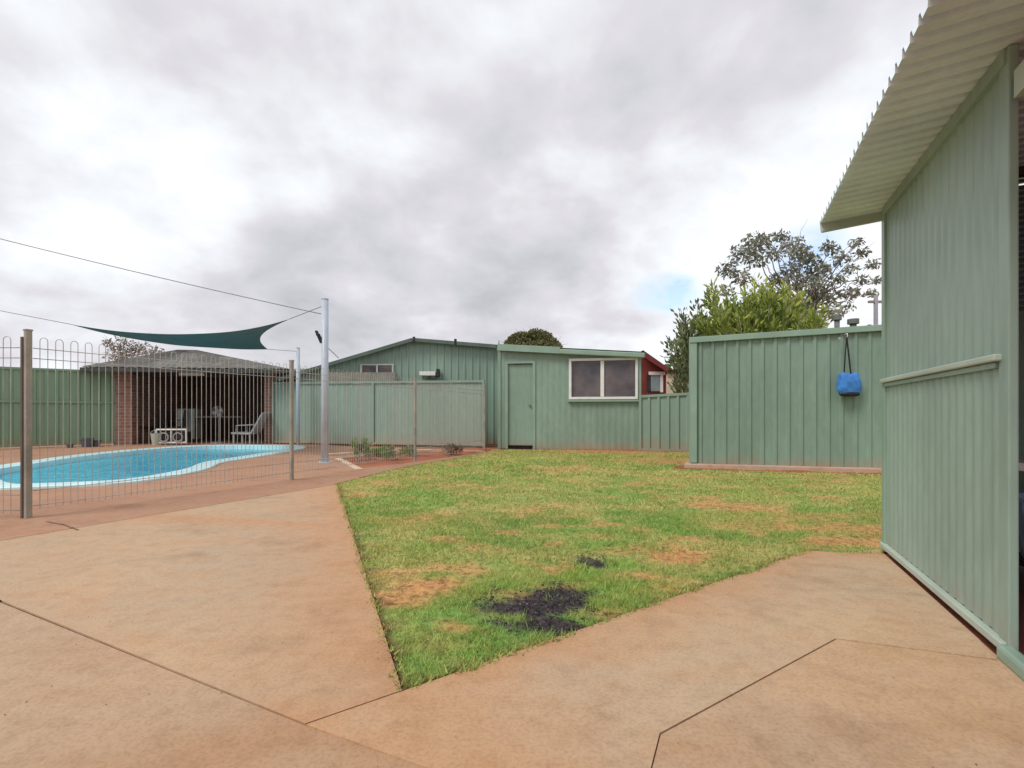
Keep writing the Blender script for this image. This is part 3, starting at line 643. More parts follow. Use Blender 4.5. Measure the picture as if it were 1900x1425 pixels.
MB().obox(FL + fd * (s_d0 + s_d1) / 2 - fn * .09 + Vector((0, 0, zd / 2)), fd * (s_d1 - s_d0) / 2, fn * .01, Vector((0, 0, zd / 2))).build('doorway_backing', M['dark'], door)
# window
win = thing('window', (0, 0, 0), None, None); win.parent = sh; win.location = (0, 0, 0)
for k_ in ('label', 'category'):
    if k_ in win: del win[k_]
wc = (s_w0 + s_w1) / 2; wh = (zw1 - zw0) / 2; zc = (zw0 + zw1) / 2; P_ = lambda s, o, z: FL + fd * s + fn * o + Vector((0, 0, z))
mb = MB()
for s in (s_w0, s_w1): mb.obox(P_(s, .012, zc), fd * .028, fn * .04, Vector((0, 0, wh + .028)))
for z in (zw0, zw1): mb.obox(P_(wc, .012, z), fd * ((s_w1 - s_w0) / 2 - .028), fn * .04, Vector((0, 0, .028)))
mb.obox(P_(spx(1117.5), .004, zc), fd * .04, fn * .03, Vector((0, 0, wh - .035)))
mb.build('frame', M['white'], win, bevel=.004)
sm = spx(1117.5)
for a, b, o in ((s_w0, sm, -.02), (sm, s_w1, -.005)):
    MB().obox(P_((a + b) / 2, o, zc), fd * ((b - a) / 2 - .03), fn * .003, Vector((0, 0, wh - .03))).build('pane', M['pane'], win)
MB().obox(P_(wc, .035, zw0 - .06), fd * ((s_w1 - s_w0) / 2 + .05), fn * .05, Vector((0, 0, .02))).build('sill', M['green_trim'], win)
# roofs
def rz(x, y=GY): return zp + (zr - zp) * (x - xp) / (xr - xp)
mb = MB(); rsheet(mb, (xp, GY - .18, zp + .02), (xl - .35, GY - .18, zl - .085), (xl - .35, GY + 5, zl - .085), (xp, GY + 5, zp + .02), 'trap', .2, .025); mb.build('roof', M['green_far'], sh)
mb = MB(); rsheet(mb, (xp, GY - .18, zp + .02), (xr + .1, GY - .18, zr + .02), (xr + .1, GY + 5, zr + .02), (xp, GY + 5, zp + .02), 'trap', .2, .025); mb.build('roof', M['green_far'], sh)
mb = MB(); a = FL - fn * -.12 + Vector((-.05, 0, zfl + .03)); b = FR + fn * .12 + Vector((.02, 0, zfr + .03))
rsheet(mb, a, b, b + Vector((.6, 4.3, 0)), a + Vector((0, 4.3, 0)), 'trap', .2, .02); mb.build('roof', M['green_far'], sh)
mb = MB()
mb.bar((xl - .37, GY - .2, zl - .115), (xp, GY - .2, zp), .03, .09); mb.bar((xp, GY - .2, zp), (xr + .02, GY - .2, zr), .03, .09)
mb.build('barge_trim', mat('dark green trim', (.10, .15, .12), .5, .1, 3), sh)
MB().bar(FL + fn * .13 + Vector((0, 0, zfl - .03)), FL + fd * (FLn * .45) + fn * .13 + Vector((0, 0, ft(FLn * .45) - .03)), .02, .15).build('fascia', M['green_trim'], sh)
MB().bar(FL + fd * (FLn * .45) + fn * .14 + Vector((0, 0, ft(FLn * .45) - .06)), FR + fn * .14 + fd * .1 + Vector((0, 0, zfr - .06)), .09, .11).build('gutter', M['green_trim'], sh, bevel=.02)
# gable wall openings
def gb(px0, px1, py0, py1, y0, y1): return MB().box(gx(px0), gx(px1), GY - y1, GY - y0, gz(py1), gz(py0))
w2 = MB()
for a, b in ((669, 673), (699, 702), (728, 731)): w2.box(gx(a), gx(b), GY - .06, GY - .022, gz(704), gz(676))
w2.box(gx(668), gx(732), GY - .056, GY - .022, gz(678), gz(675.5)); w2 = w2.build('window_frame', M['trim_pale'], sh)
gb(673, 699, 677, 705, .023, .035).build('pane', M['pane'], w2); gb(702, 728, 677, 705, .023, .035).build('pane', M['pane'], w2)
acb = gb(782, 811, 691, 698.5, .05, .30).build('cooler_box', M['white'], sh, bevel=.01)
gb(812.4, 817, 686, 700, .05, .28).build('grille', M['dark'], acb)
for px in (768, 845):
    b = at(px, 632 if px == 768 else 636, GY - .2)
    MB().tube([b + Vector((0, 0, -.05)), b + Vector((0, 0, .10))], .035, 8).build('roof_bracket', M['dark'], sh)

# ------------------------------------------------------------------ grey neighbour wall behind the far fence
nb = thing('neighbour_house', at(600, 767, 19), 'low grey walled house seen between the pool fence and green gable', 'house')
nb_ = lambda px, py: at(px, py, 15.5)
MB().box(gx(612), gx(737), GY - .20, GY - .08, 0, gz(692)).build('rendered_band', mat('grey render band', (.27, .27, .23), .85, .12, 3), sh)
MB().box(nb_(480, 0).x, nb_(600, 0).x, 19, 24, 0, 2.15).build('wall', mat('grey render', (.30, .30, .27), .85, .1, 2), nb)
mb = MB(); rsheet(mb, (-9.6, 18.6, 2.1), (-9.6, 21.5, 2.75), (-5.9, 21.5, 2.75), (-5.9, 18.6, 2.1), 'sine', .15, .03); mb.build('roof', M['roof_grey'], nb)

# ------------------------------------------------------------------ ribbed garden shed at right
G0 = Vector((at(1282, 0, 7.52).x, 7.52, 0)); G1d = Vector((1, -0.262, 0)).normalized(); gn = Vector((G1d.y, -G1d.x, 0))
gs = thing('garden_shed', G0, 'ribbed green garden shed on a thin concrete slab beside the big wall', 'shed')
GL = 3.4; gt = lambda s: CH + (HZ - 632) / F * 7.52 + s * 0.032
mb = MB(); ribbed(mb, G0 + Vector((0, 0, 0)), G0 + G1d * GL, 0.07, lambda s: gt(s) - .02, 'trap', 0.17, 0.024); mb.build('front_wall', M['green'], gs)
gback = U * 2.2
mb = MB(); ribbed(mb, G0 + gback, G0, .07, gt(0) - .02, 'trap', .2, .03); mb.build('side_wall', M['green'], gs)
mb = MB(); ribbed(mb, G0 + gback + G1d * GL, G0 + gback, .07, lambda s: gt(GL - s) - .02, 'trap', .2, .03); mb.build('back_wall', M['green'], gs)
MB().obox(G0 + gn * .02 + G1d * .035 + Vector((0, 0, gt(0) / 2 + .035)), G1d * .045, gn * .03, Vector((0, 0, gt(0) / 2 - .045))).build('corner_trim', M['green_trim'], gs, bevel=.004)
a = G0 + gn * .05 - G1d * .03 + Vector((0, 0, gt(0))); b = G0 + gn * .05 + G1d * GL + Vector((0, 0, gt(GL)))
MB().bar(a + Vector((0, 0, .0)), b, .03, .085).build('fascia', M['green_trim'], gs, bevel=.006)
mb = MB(); rsheet(mb, a + Vector((0, 0, .035)) , a + U * 2.4 + Vector((0, 0, -.02)), b + U * 2.4 + Vector((0, 0, -.02)), b + Vector((0, 0, .035)), 'trap', .2, .02); mb.build('roof', M['green'], gs)
slabm = concrete('shed slab edge', (.60, .42, .33), (.52, .36, .28), (.45, .22, .13))
MB().obox(G0 + G1d * (GL / 2 - .03) + U * .94 + gn * .03 + Vector((0, 0, .01)), G1d * (GL / 2 + .06), U * 1.07, Vector((0, 0, .058))).build('base_slab', slabm, gs, bevel=.01)
# loose soil heaped along the slab
def mound():
    mb = MB(); n = 60; vs = []; fs = []; rows = 5
    for i in range(n + 1):
        s = -0.25 + (GL + .2) * i / n; b = G0 + G1d * s + gn * .12
        for j in range(rows):
            t_ = j / (rows - 1); w_ = .12 + .16 * vnoise(np.array([s]), np.array([3.]), 2.3)[0]; h = .055 * (1 - t_) ** 1.3 * (.5 + vnoise(np.array([s]), np.array([t_]), 7)[0]); q = b + gn * (t_ * w_ - .02); vs.append((q.x, q.y, -.02 + h))
    for i in range(n):
        for j in range(rows - 1): k = i * rows + j; fs.append((k, k + 1, k + rows + 1, k + rows))
    return mb.add(vs, fs).build('soil_mound', M['soil'])
tag(mound(), kind='structure')

# peg bag
bagc = at(1569, 712, 7.0)
sB = ((bagc - G0).xy.dot(G1d.xy)); bagp = G0 + G1d * sB + gn * 0.12; Yb = bagp.y
zt, zb_ = CH - (687 - HZ) / F * Yb, CH - (735 - HZ) / F * Yb
bag = thing('peg_bag', bagp + Vector((0, 0, zb_)), 'bright blue peg bag hanging from a black strap on the ribbed shed', 'bag')
def blobby(c, rx, ry, rz_, seg=20, rg=14, sq=0.75, fn_=None):
    mb = MB(); vs = []; fs = []
    for i in range(rg + 1):
        ph = -math.pi / 2 + math.pi * i / rg
        for j in range(seg):
            th = 2 * math.pi * j / seg; cx = math.cos(th); sx = math.sin(th); e = sq
            x = math.copysign(abs(cx) ** e, cx) * math.cos(ph) ** .6; y = math.copysign(abs(sx) ** e, sx) * math.cos(ph) ** .6; z = math.copysign(abs(math.sin(ph)) ** .8, math.sin(ph))
            v = Vector((x * rx, y * ry, z * rz_))
            if fn_: v = fn_(v, th, ph)
            vs.append(Vector(c) + v)
    for i in range(rg):
        for j in range(seg): fs.append((i * seg + j, i * seg + (j + 1) % seg, (i + 1) * seg + (j + 1) % seg, (i + 1) * seg + j))
    return mb.add(vs, fs)
cz = (zt + zb_) / 2; rx = 20.5 / F * Yb; rzz = (zt - zb_) / 2
def bagf(v, th, ph):
    k = 1 + .05 * math.sin(th * 7 + ph * 3); w = 1.0 - 0.14 * (v.z / rzz); v = Vector((v.x * k * w, v.y * k, v.z))
    if v.z > 0: v.z *= 0.72 + 0.45 * abs(v.x / rx) ** 1.5
    return v
blobby(bagp + Vector((0, 0, cz)), rx, .07, rzz, fn_=bagf, seg=32, rg=20).build('bag_body', M['bluebag'], bag, smooth=True)
blobby(bagp + Vector((.004, -.003, zb_ + .028)), rx * .86, .068, .034, seg=24).build('bag_base', M['black'], bag, smooth=True)
top = at(1570, 624, Yb); top.y = Yb
for pxb, k in ((1566, 1), (1579, 1.35)):
    q = at(pxb, 696, Yb - .01); mb = MB(); mb.bar(top + Vector((0, -.01, 0)), q, .016 * k, .004, up=(0, 1, 0.01)); mb.build('strap', M['black'], bag)
mb = MB(); mb.tube([top + Vector((0, .04, .03)), top + Vector((0, -.02, .035)), top + Vector((0, -.03, .005)), top + Vector((0, -.015, -.015)), top + Vector((0, 0, .0))], .006, 8); mb.build('hook', M['white'], bag, smooth=True)
wq = at(1546, 631, Yb + .12)
tag(MB().box(wq.x - .012, wq.x + .012, wq.y - .15, wq.y - .12, wq.z - .02, wq.z + .02).build('wall_clip', M['plastic'], bevel=.004), 'tiny white clip fixed high on the ribbed shed left of the bag', 'clip')

# ------------------------------------------------------------------ big building at right
BH = 2.055
bw = thing('patio_building', W0, 'tall pale green clad building with corrugated eave filling the right side', 'building')
outn = -V
t1 = (W1 - W0).length
mb = MB(); ribbed(mb, W0 - U * .04, W1 + U * .05, 0.05, 1.0, 'sine', 0.076, 0.007, side=1); lw = mb.build('lower_wall', M['green_wall'], bw, smooth=False)
mb = MB(); ribbed(mb, W0 - U * .04, W1 + U * .05, 1.02, BH - .01, 'sine', 0.076, 0.006, side=1); mb.build('upper_wall', M['green_wall'], bw)
MB().bar(W0 + Vector((0, 0, 1.012)) + outn * .018 - U * .02, W1 + Vector((0, 0, 1.012)) + outn * .018 + U * .03, .028, .024).build('mid_rail', M['trim_pale'], bw, bevel=.005)
MB().bar(W0 + Vector((0, 0, .987)) + outn * .010 - U * .02, W1 + Vector((0, 0, .987)) + outn * .010 + U * .06, .012, .018).build('rail_flashing', M['green_wall'], bw)
MB().obox(W0 - U * .02 + outn * .0 + Vector((0, 0, BH / 2 + .0)), U * .028, outn * .016, Vector((0, 0, BH / 2 - .012))).build('corner_trim', M['green_trim'], bw, bevel=.004)
pc = W1 + U * .02
MB().obox(pc + Vector((0, 0, BH / 2)) - outn * .004, U * .034, outn * .014, Vector((0, 0, BH / 2 - .008))).build('door_post', M['green_wall'], bw, bevel=.005)
MB().bar(W0 + outn * .012 + Vector((0, 0, .035)), W1 + outn * .012 - U * .0 + Vector((0, 0, .035)), .03, .028).build('base_flashing', M['trim_pale'], bw, bevel=.004)
MB().bar(W1 - U * .002 + outn * .015 + Vector((0, 0, .02)), W1 - U * 2.2 + outn * .015 + Vector((0, 0, .02)), .05, .05).build('sill_beam', M['green_trim'], bw, bevel=.012)
MB().bar(W0 - U * .03 + outn * .004 + Vector((0, 0, BH - .035)), W1 + Vector((0, 0, BH - .035)) + outn * .004, .026, .05).build('top_plate', M['green_wall'], bw)
MB().bar(W1 - U * .036 + Vector((0, 0, 1.90)) - outn * .02, W1 - U * 2.2 + Vector((0, 0, 1.90)) - outn * .02, .05, .09).build('lintel', M['trim_pale'], bw)
mb = MB(); ribbed(mb, W0 + V * 3.6, W0, .05, BH, 'sine', .076, .008, side=1); mb.build('end_wall', M['green_wall'], bw)
# roof: corrugated, running out over the wall
ov = .325
A_ = W0 + U * .06 - V * ov + Vector((0, 0, BH - .03)); B_ = W0 + U * .06 + V * 3.7 + Vector((0, 0, BH + .30))
LL = U * -3.9
mb = MB(); rsheet(mb, A_, B_, B_ + LL, A_ + LL, 'trap', 0.078, 0.026, .0015); mb.build('roof', M['roof_pale'], bw)
MB().bar(A_ + Vector((0, 0, -.018)) - U * .0, A_ + V * (ov + .02) + Vector((0, 0, .012)), .02, .085, up=(0, 0, 1)).build('barge_board', M['trim_pale'], bw, bevel=.012)
# interior seen through the opening
IC = W0 + V * 2.4
mb = MB(); ribbed(mb, W0 + V * 2.4 , W0 + V * 2.4 - U * 3.6, 0, BH + .15, 'sine', .076, .01); mb.build('inner_wall', mat('grey green inner wall', (.26, .30, .27), .7, .1, 3), bw)
pav = slab('inner_floor', [wl(1.46, -.0), wl(3.7, 0), W0 - U * 3.7 + V * 2.4, W0 - U * .05 + V * 2.4, wl(.05, -.04)], [], .012, 0, mat('maroon floor', (.13, .035, .03), .6, .15, 4), bw); pav.location = -W0; pav.matrix_parent_inverse = Matrix.Identity(4)
# a slatted blind and white trimmed bench just inside, only their edges show
bl = thing('slatted_blind', at(1905, 400, 2.3), 'dark blue grey slatted blind hanging inside the right opening', 'blind')
mb = MB()
for k in range(22):
    z = 1.30 + k * .028; c = Vector((2.36, 2.28, z)); mb.obox(c, V * .30, Vector((0, 0, .010)) + U * .006, U * .002)
mb.build('slats', mat('blue grey slats', (.09, .11, .14), .4, .1, 5), bl); MB().obox((2.36, 2.28, 1.93), V * .31, U * .02, Vector((0, 0, .02))).build('head_rail', M['dark'], bl)
tb = thing('work_bench', (2.5, 2.25, 0), 'white topped bench with pale tub below, just inside the right opening', 'bench')
MB().obox((2.50, 2.22, .59), V * .35, U * .2, Vector((0, 0, .018))).build('bench_top', M['white'], tb, bevel=.004)
for sv in (-1, 1):
    for su in (-1, 1): MB().obox(Vector((2.50, 2.22, .286)) + V * .32 * sv + U * .17 * su, V * .02, U * .02, Vector((0, 0, .286))).build('leg', M['dark'], tb)
tu = MB(); cc = Vector((2.44, 2.22, .0)); vs = []
for z, r in ((.16, .12), (.42, .17), (.44, .18), (.44, .165), (.2, .115)): vs += [(cc.x + math.cos(k * math.pi / 10) * r, cc.y + math.sin(k * math.pi / 10) * r, z) for k in range(20)]
tu.add(vs, [(i * 20 + k, i * 20 + (k + 1) % 20, (i + 1) * 20 + (k + 1) % 20, (i + 1) * 20 + k) for i in range(4) for k in range(20)] + [tuple(range(19, -1, -1)), tuple(range(80, 100))])
tbb = tu.build('storage_tub', mat('pale blue plastic', (.45, .55, .75), .4, .05, 5)); tag(tbb, 'pale blue plastic tub on a low stand under the white bench', 'tub')
stool = thing('low_stand', (2.44, 2.22, 0), 'small dark low stand under the pale tub inside the opening', 'stand')
MB().obox((2.44, 2.22, .145), V * .14, U * .14, Vector((0, 0, .014))).build('stand_top', M['dark'], stool)
for sv in (-1, 1):
    for su in (-1, 1): MB().obox(Vector((2.44, 2.22, .07)) + V * .11 * sv + U * .11 * su, V * .014, U * .014, Vector((0, 0, .06))).build('leg', M['dark'], stool)

# ------------------------------------------------------------------ brick pool hut
PA = Vector((at(214, 0, 13.0).x, 13.0, 0)); PB = Vector((at(510, 0, 13.5).x, 13.5, 0)); pd = (PB - PA).normalized(); pn = Vector((pd.y, -pd.x, 0)); PLn = (PB - PA).length
hut = thing('pool_hut', PA, 'open fronted red brick pool hut with grey hipped roof behind the pool', 'hut')
hz = 1.98
def pbox(s0, s1, o0, o1, z0, z1): return MB().obox(PA + pd * (s0 + s1) / 2 - pn * (o0 + o1) / 2 + Vector((0, 0, (z0 + z1) / 2)), pd * (s1 - s0) / 2, pn * (o1 - o0) / 2, Vector((0, 0, (z1 - z0) / 2)))
pbox(0, .40, 0, .3, 0, hz).build('pier', M['brick'], hut); pbox(PLn - .28, PLn, 0, .3, 0, hz).build('pier', M['brick'], hut)
pbox(0, .22, .303, 3.0, 0, hz).build('side_wall', M['brick'], hut); pbox(PLn - .22, PLn, .303, 3.0, 0, hz).build('side_wall', M['brick'], hut)
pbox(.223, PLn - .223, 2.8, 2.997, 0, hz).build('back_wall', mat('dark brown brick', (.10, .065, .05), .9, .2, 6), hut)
pbox(.425, PLn - .285, .02, .2, hz - .16, hz - .003).build('beam', M['dark'], hut)
ap = Vector((at(330, 0, 14.3).x, 14.3, gz(650, 14.3))); e = .48
c4 = [PA - pd * e + pn * e, PB + pd * e + pn * e, PB + pd * e - pn * (3 + e), PA - pd * e - pn * (3 + e)]; c4 = [c + Vector((0, 0, hz)) for c in c4]
ap2 = ap + pd * .5
mb = MB()
def hipface(a, b, t0, t1_, mb, n=26):
    vs = []; fs = []
    for i in range(n * 4 + 1):
        k = i / (n * 4); lo = a.lerp(b, k); hi = t0.lerp(t1_, k); off = .022 * (math.cos(i * math.pi / 2) * .5 + .5); vs += [lo + Vector((0, 0, off)), hi + Vector((0, 0, off))]
    for i in range(n * 4): fs.append((2 * i, 2 * i + 2, 2 * i + 3, 2 * i + 1))
    mb.add(vs, fs)
hipface(c4[0], c4[1], ap, ap2, mb); hipface(c4[1], c4[2], ap2, ap2, mb, 16); hipface(c4[2], c4[3], ap2, ap, mb); hipface(c4[3], c4[0], ap, ap, mb, 16)
mb.build('roof', mat('weathered grey roof', (.165, .165, .15), .8, .25, 2.5, fine=.4), hut)
mb = MB()
for a, b in zip(c4, c4[1:] + c4[:1]): mb.bar(a + Vector((0, 0, -.06)), b + Vector((0, 0, -.06)), .09, .10)
mb.build('gutter', mat('dark gutter', (.05, .06, .055), .5, .1, 4), hut)
s_l = PLn * .40
lt = pbox(s_l, s_l + .62, -.10, -.02, hz - .16, hz - .05).build('fluorescent_light', mat('white batten', (.75, .74, .68), .4, .03, 5), hut, bevel=.01)
# things inside the hut
def P(s, o, z=0): return PA + pd * s - pn * o + Vector((0, 0, z))
def spp(px, o):
    k = (px - 950) / F; b = PA - pn * o; return (k * b.y - b.x) / (pd.x - k * pd.y)
fanb = P(spp(406, .45), .45)
fan = thing('pedestal_fan', fanb, 'white pedestal fan standing under the middle of the pool hut', 'fan')
MB().tube([fanb, fanb + Vector((0, 0, .03))], .19, 20).build('base', M['plastic'], fan); MB().tube([fanb + Vector((0, 0, .03)), fanb + Vector((0, 0, .78))], .014, 10).build('pole', M['plastic'], fan)
hd = fanb + Vector((0, -.06, .87)); mb = MB(); mb.tube([hd + Vector((math.cos(k * math.pi / 12) * .15, 0, math.sin(k * math.pi / 12) * .15)) for k in range(25)], .006, 6, caps=False)
for k in range(12):
    a = k * math.pi / 12; dv = Vector((math.cos(a), 0, math.sin(a))) * .15; mb.tube([hd - dv, hd + Vector((0, -.03, 0)), hd + dv], .003, 5)
mb.build('cage', M['plastic'], fan); MB().tube([hd + Vector((0, .14, 0)), hd + Vector((0, .02, 0))], .055, 14).build('motor', M['plastic'], fan)
mb = MB()
for k in range(4):
    a = k * math.pi / 2 + .4; u_ = Vector((math.cos(a), 0, math.sin(a))); w_ = Vector((-math.sin(a), .25, math.cos(a))); mb.obox(hd + u_ * .075 + Vector((0, -.005, 0)), u_ * .06, w_ * .04, Vector((0, .002, 0)))
mb.build('blades', M['plastic'], fan)
# white lounge chair at right
lb = P(spp(470, .1), .1); lc_ = thing('lounge_chair', lb, 'white reclining lounge chair at the right hand pier of the pool hut', 'chair')
zse = CH - (803 - HZ) / F * 13.3; xa, xb_, xc = at(440, 0, 13.3).x, at(475, 0, 13.3).x, at(497, 0, 13.3).x; ztop = CH - (766 - HZ) / F * 13.3
yy = 13.25
mb = MB(); mb.bar((xa, yy, zse), (xb_, yy, zse - .02), .5, .045, up=(0, 0, 1)); mb.build('seat', M['plastic'], lc_, bevel=.01)
mb = MB(); mb.bar((xb_, yy, zse - .02), (xc, yy, ztop), .5, .04); mb.build('backrest', M['plastic'], lc_, bevel=.01)
for sx in (xa + .06, xb_ - .02):
    for sy in (-.22, .22): MB().bar((sx, yy + sy, 0), (sx, yy + sy, zse - .02), .035, .035, up=(0, 1, 0)).build('leg', M['plastic'], lc_)
for sy in (-.27, .27):
    mb = MB(); mb.tube([(xa + .15, yy + sy, zse), (xa + .15, yy + sy, zse + .2), (xb_ + .08, yy + sy, zse + .22)], .014, 8); mb.build('armrest', M['plastic'], lc_)
# pale cabinet
cb0, cb1 = spp(329, 1.0), spp(361, 1.0)
cab = thing('cabinet', P(cb0, 1.0), 'pale grey green cabinet against the middle back of the pool hut', 'cabinet')
def pb(s0, s1, o0, o1, z0, z1): return pbox(s0, s1, o0, o1, z0, z1)
pm = mat('pale cabinet paint', (.38, .44, .40), .5, .08, 5)
pb(cb0, cb1, 1.0, 1.5, .08, .92).build('cabinet_body', pm, cab, bevel=.01); pb(cb0 - .02, cb1 + .02, .97, 1.52, .922, .95).build('cabinet_top', M['plastic'], cab)
md = (cb0 + cb1) / 2
for a, b in ((cb0 + .01, md - .004), (md + .004, cb1 - .01)):
    d_ = pb(a, b, .982, .998, .1, .9).build('cabinet_door', pm, cab); pb(md - .04 if a < md - .1 else md + .02, md - .02 if a < md - .1 else md + .04, .965, .981, .45, .6).build('handle', M['dark'], d_)
# long dark table
t0s, t1s = spp(366, 1.3), spp(455, 1.3)
tbl = thing('patio_table', P(t0s, 1.3), 'long grey table behind the fan inside the pool hut', 'table')
pb(t0s, t1s, 1.0, 1.8, .70, .735).build('tabletop', mat('grey tabletop', (.22, .21, .19), .5, .1, 5), tbl)
for s in (t0s + .08, t1s - .08):
    for o in (1.06, 1.74): pb(s - .025, s + .025, o - .025, o + .025, 0, .70).build('leg', M['dark'], tbl)
# dark chairs
def chair(px, o, rot, label, m, grp):
    b = P(spp(px, o), o); t = thing('patio_chair', b, label, 'chair', grp); t.rotation_euler = (0, 0, 0)
    f1 = Vector((math.cos(rot), math.sin(rot), 0)); f2 = Vector((-f1.y, f1.x, 0))
    MB().obox(b + Vector((0, 0, .43)), f1 * .22, f2 * .22, Vector((0, 0, .02))).build('seat', m, t, bevel=.01)
    MB().obox(b - f1 * .23 + Vector((0, 0, .68)), Vector((0, 0, .24)) - f1 * .04, f2 * .21, f1 * .012).build('backrest', m, t)
    for i in (-1, 1):
        for j in (-1, 1): MB().bar(b + f1 * .19 * i + f2 * .19 * j, b + f1 * .18 * i + f2 * .18 * j + Vector((0, 0, .41)), .028, .028, up=(0, 1, .01)).build('leg', m, t)
        MB().tube([b + f2 * .23 * i + f1 * .18 + Vector((0, 0, .41)), b + f2 * .23 * i + f1 * .18 + Vector((0, 0, .62)), b + f2 * .23 * i - f1 * .24 + Vector((0, 0, .64))], .012, 6).build('armrest', m, t)
    return t
blk = mat('black chair frame', (.03, .03, .033), .5, .1, 8)
chair(262, .9, -0.3, 'black patio chair nearest the left pier inside the pool hut', blk, 'black patio chairs in the pool hut')
chair(290, 1.3, -1.2, 'black patio chair second from the left pier inside the pool hut', blk, 'black patio chairs in the pool hut')
chair(322, .8, -2.4, 'black patio chair just left of the pale cabinet in the hut', blk, 'black patio chairs in the pool hut')
# white side table / crate at pool edge
wb = P(spp(318, -.25), -.25)
st = thing('folding_trolley', wb, 'low white framed trolley with dark mesh sides in front of the hut', 'trolley')
hw = .36; ht = CH - (797 - HZ) / F * 13.0
mb = MB()
for sx in (-hw, 0, hw): mb.tube([wb + pd * sx + Vector((0, 0, 0.05)), wb + pd * sx + Vector((0, 0, ht))], .022, 8)
for z in (.06, ht): mb.tube([wb - pd * hw + Vector((0, 0, z)), wb + pd * hw + Vector((0, 0, z))], .024, 8)
mb.build('frame', M['white'], st)
MB().obox(wb - pn * .16 + Vector((0, 0, ht / 2)), pd * (hw - .02), pn * .13, Vector((0, 0, ht / 2 - .06))).build('basket', blk, st)
for sx in (-.17, .17):
    mb = MB(); c = wb + pd * sx + pn * .03 + Vector((0, 0, .20)); mb.tube([c + pd * math.cos(k * math.pi / 8) * .11 + Vector((0, 0, math.sin(k * math.pi / 8) * .11)) for k in range(17)], .018, 6, caps=False); mb.build('wheel', M['plastic'], st)
wb2 = P(spp(291, -.2), -.2)
blobt = thing('bucket', wb2, 'pale green bucket left of the white trolley in front of the hut', 'bucket')
mb = MB(); vs = []
for z, r in ((0, .10), (.30, .14), (.31, .15), (.31, .13), (.03, .09)): vs += [(wb2.x + math.cos(k * math.pi / 8) * r, wb2.y + math.sin(k * math.pi / 8) * r, z) for k in range(16)]
mb.add(vs, [(i * 16 + k, i * 16 + (k + 1) % 16, (i + 1) * 16 + (k + 1) % 16, (i + 1) * 16 + k) for i in range(4) for k in range(16)] + [tuple(range(15, -1, -1)), tuple(range(64, 80))]); mb.build('tub', mat('pale green plastic', (.45, .52, .42), .5, .05, 5), blobt)
mb = MB(); mb.tube([wb2 + Vector((math.cos(k * math.pi / 8) * .145, -.02, .31 + math.sin(k * math.pi / 8) * .07)) for k in range(9)], .005, 6); mb.build('handle', M['white'], blobt)
# pots at the left fence
def pot(px, py, r, h, label):
    b = g(px, py); t = thing('plant_pot', b, label, 'pot', 'grey pots by the left fence'); mb = MB(); vs = []
    for z, k in ((0, .72), (h * .85, 1), (h * .85, 1.1), (h, 1.1), (h, .95), (h * .8, .9)): vs += [(b.x + math.cos(a * math.pi / 8) * r * k, b.y + math.sin(a * math.pi / 8) * r * k, z) for a in range(16)]
    mb.add(vs, [(i * 16 + a, i * 16 + (a + 1) % 16, (i + 1) * 16 + (a + 1) % 16, (i + 1) * 16 + a) for i in range(5) for a in range(16)] + [tuple(range(15, -1, -1)), tuple(range(80, 96))]); mb.build('pot_body', mat('grey pot', (.12, .14, .15), .6, .1, 6), t); return t
potA = pot(161, 829.5, .13, .22, 'larger dark grey pot at the foot of the left fence'); potB = pot(178, 828.5, .10, .16, 'smaller dark grey pot beside the larger one at the left fence'); potC = pot(130, 831, .07, .09, 'smallest grey pot, leftmost at the foot of the left fence')

# ------------------------------------------------------------------ poles, shade sail, wires
bp = g(603, 858); sp_ = thing('sail_pole', bp, 'tall pale blue shade sail pole standing in front of the garden bed', 'pole')
ptop = CH - (556 - HZ) / F * bp.y
MB().tube([bp + Vector((0, 0, -.03)), bp + Vector((0, 0, ptop))], .056, 20).build('pole_tube', M['pole'], sp_, smooth=True)
MB().tube([bp + Vector((0, 0, ptop)), bp + Vector((0, 0, ptop + .012))], .06, 20).build('cap', M['pole'], sp_)
MB().tube([bp + Vector((0, 0, .0)), bp + Vector((0, 0, .012))], .11, 20).build('base_plate', M['pole'], sp_)
br = at(597, 636, bp.y - .02)
mb = MB(); mb.bar(br, at(590, 620, bp.y - .05), .05, .05); mb.bar(at(590, 623, bp.y - .05), at(587, 614, bp.y - .05), .07, .03); mb.build('flood_light', M['dark'], sp_)
b2_ = Vector((at(553, 0, 12.9).x, 12.9, 0)); sp2 = thing('sail_pole', b2_, 'thin pale sail post behind the pool, left of the tall pole', 'pole')
pt2 = CH - (646 - HZ) / F * 12.9
MB().tube([b2_, b2_ + Vector((0, 0, pt2))], .045, 16).build('pole_tube', M['pole'], sp2, smooth=True); MB().tube([b2_ + Vector((0, 0, pt2)), b2_ + Vector((0, 0, pt2 + .01))], .05, 16).build('cap', M['pole'], sp2)
# far left pole just outside the frame carries the third corner
b3_ = Vector((at(-70, 0, 9.2).x, 9.2, 0)); 
sp3 = thing('sail_pole', b3_, 'pale sail post beyond the left edge of the yard fence', 'pole'); MB().tube([b3_, b3_ + Vector((0, 0, 3.0))], .05, 16).build('pole_tube', M['pole'], sp3, smooth=True)
sail = thing('shade_sail', at(400, 620, 9.5), 'dark green shade sail stretched over the far end of the pool', 'shade sail')
def cat(P_, t):
    n = len(P_) - 1; x = t * n; i = min(int(x), n - 1); f = x - i; p0, p1, p2, p3 = P_[max(i - 1, 0)], P_[i], P_[i + 1], P_[min(i + 2, n)]
    return tuple(.5 * ((2 * p1[k]) + (-p0[k] + p2[k]) * f + (2 * p0[k] - 5 * p1[k] + 4 * p2[k] - p3[k]) * f * f + (-p0[k] + 3 * p1[k] - 3 * p2[k] + p3[k]) * f ** 3) for k in range(3))
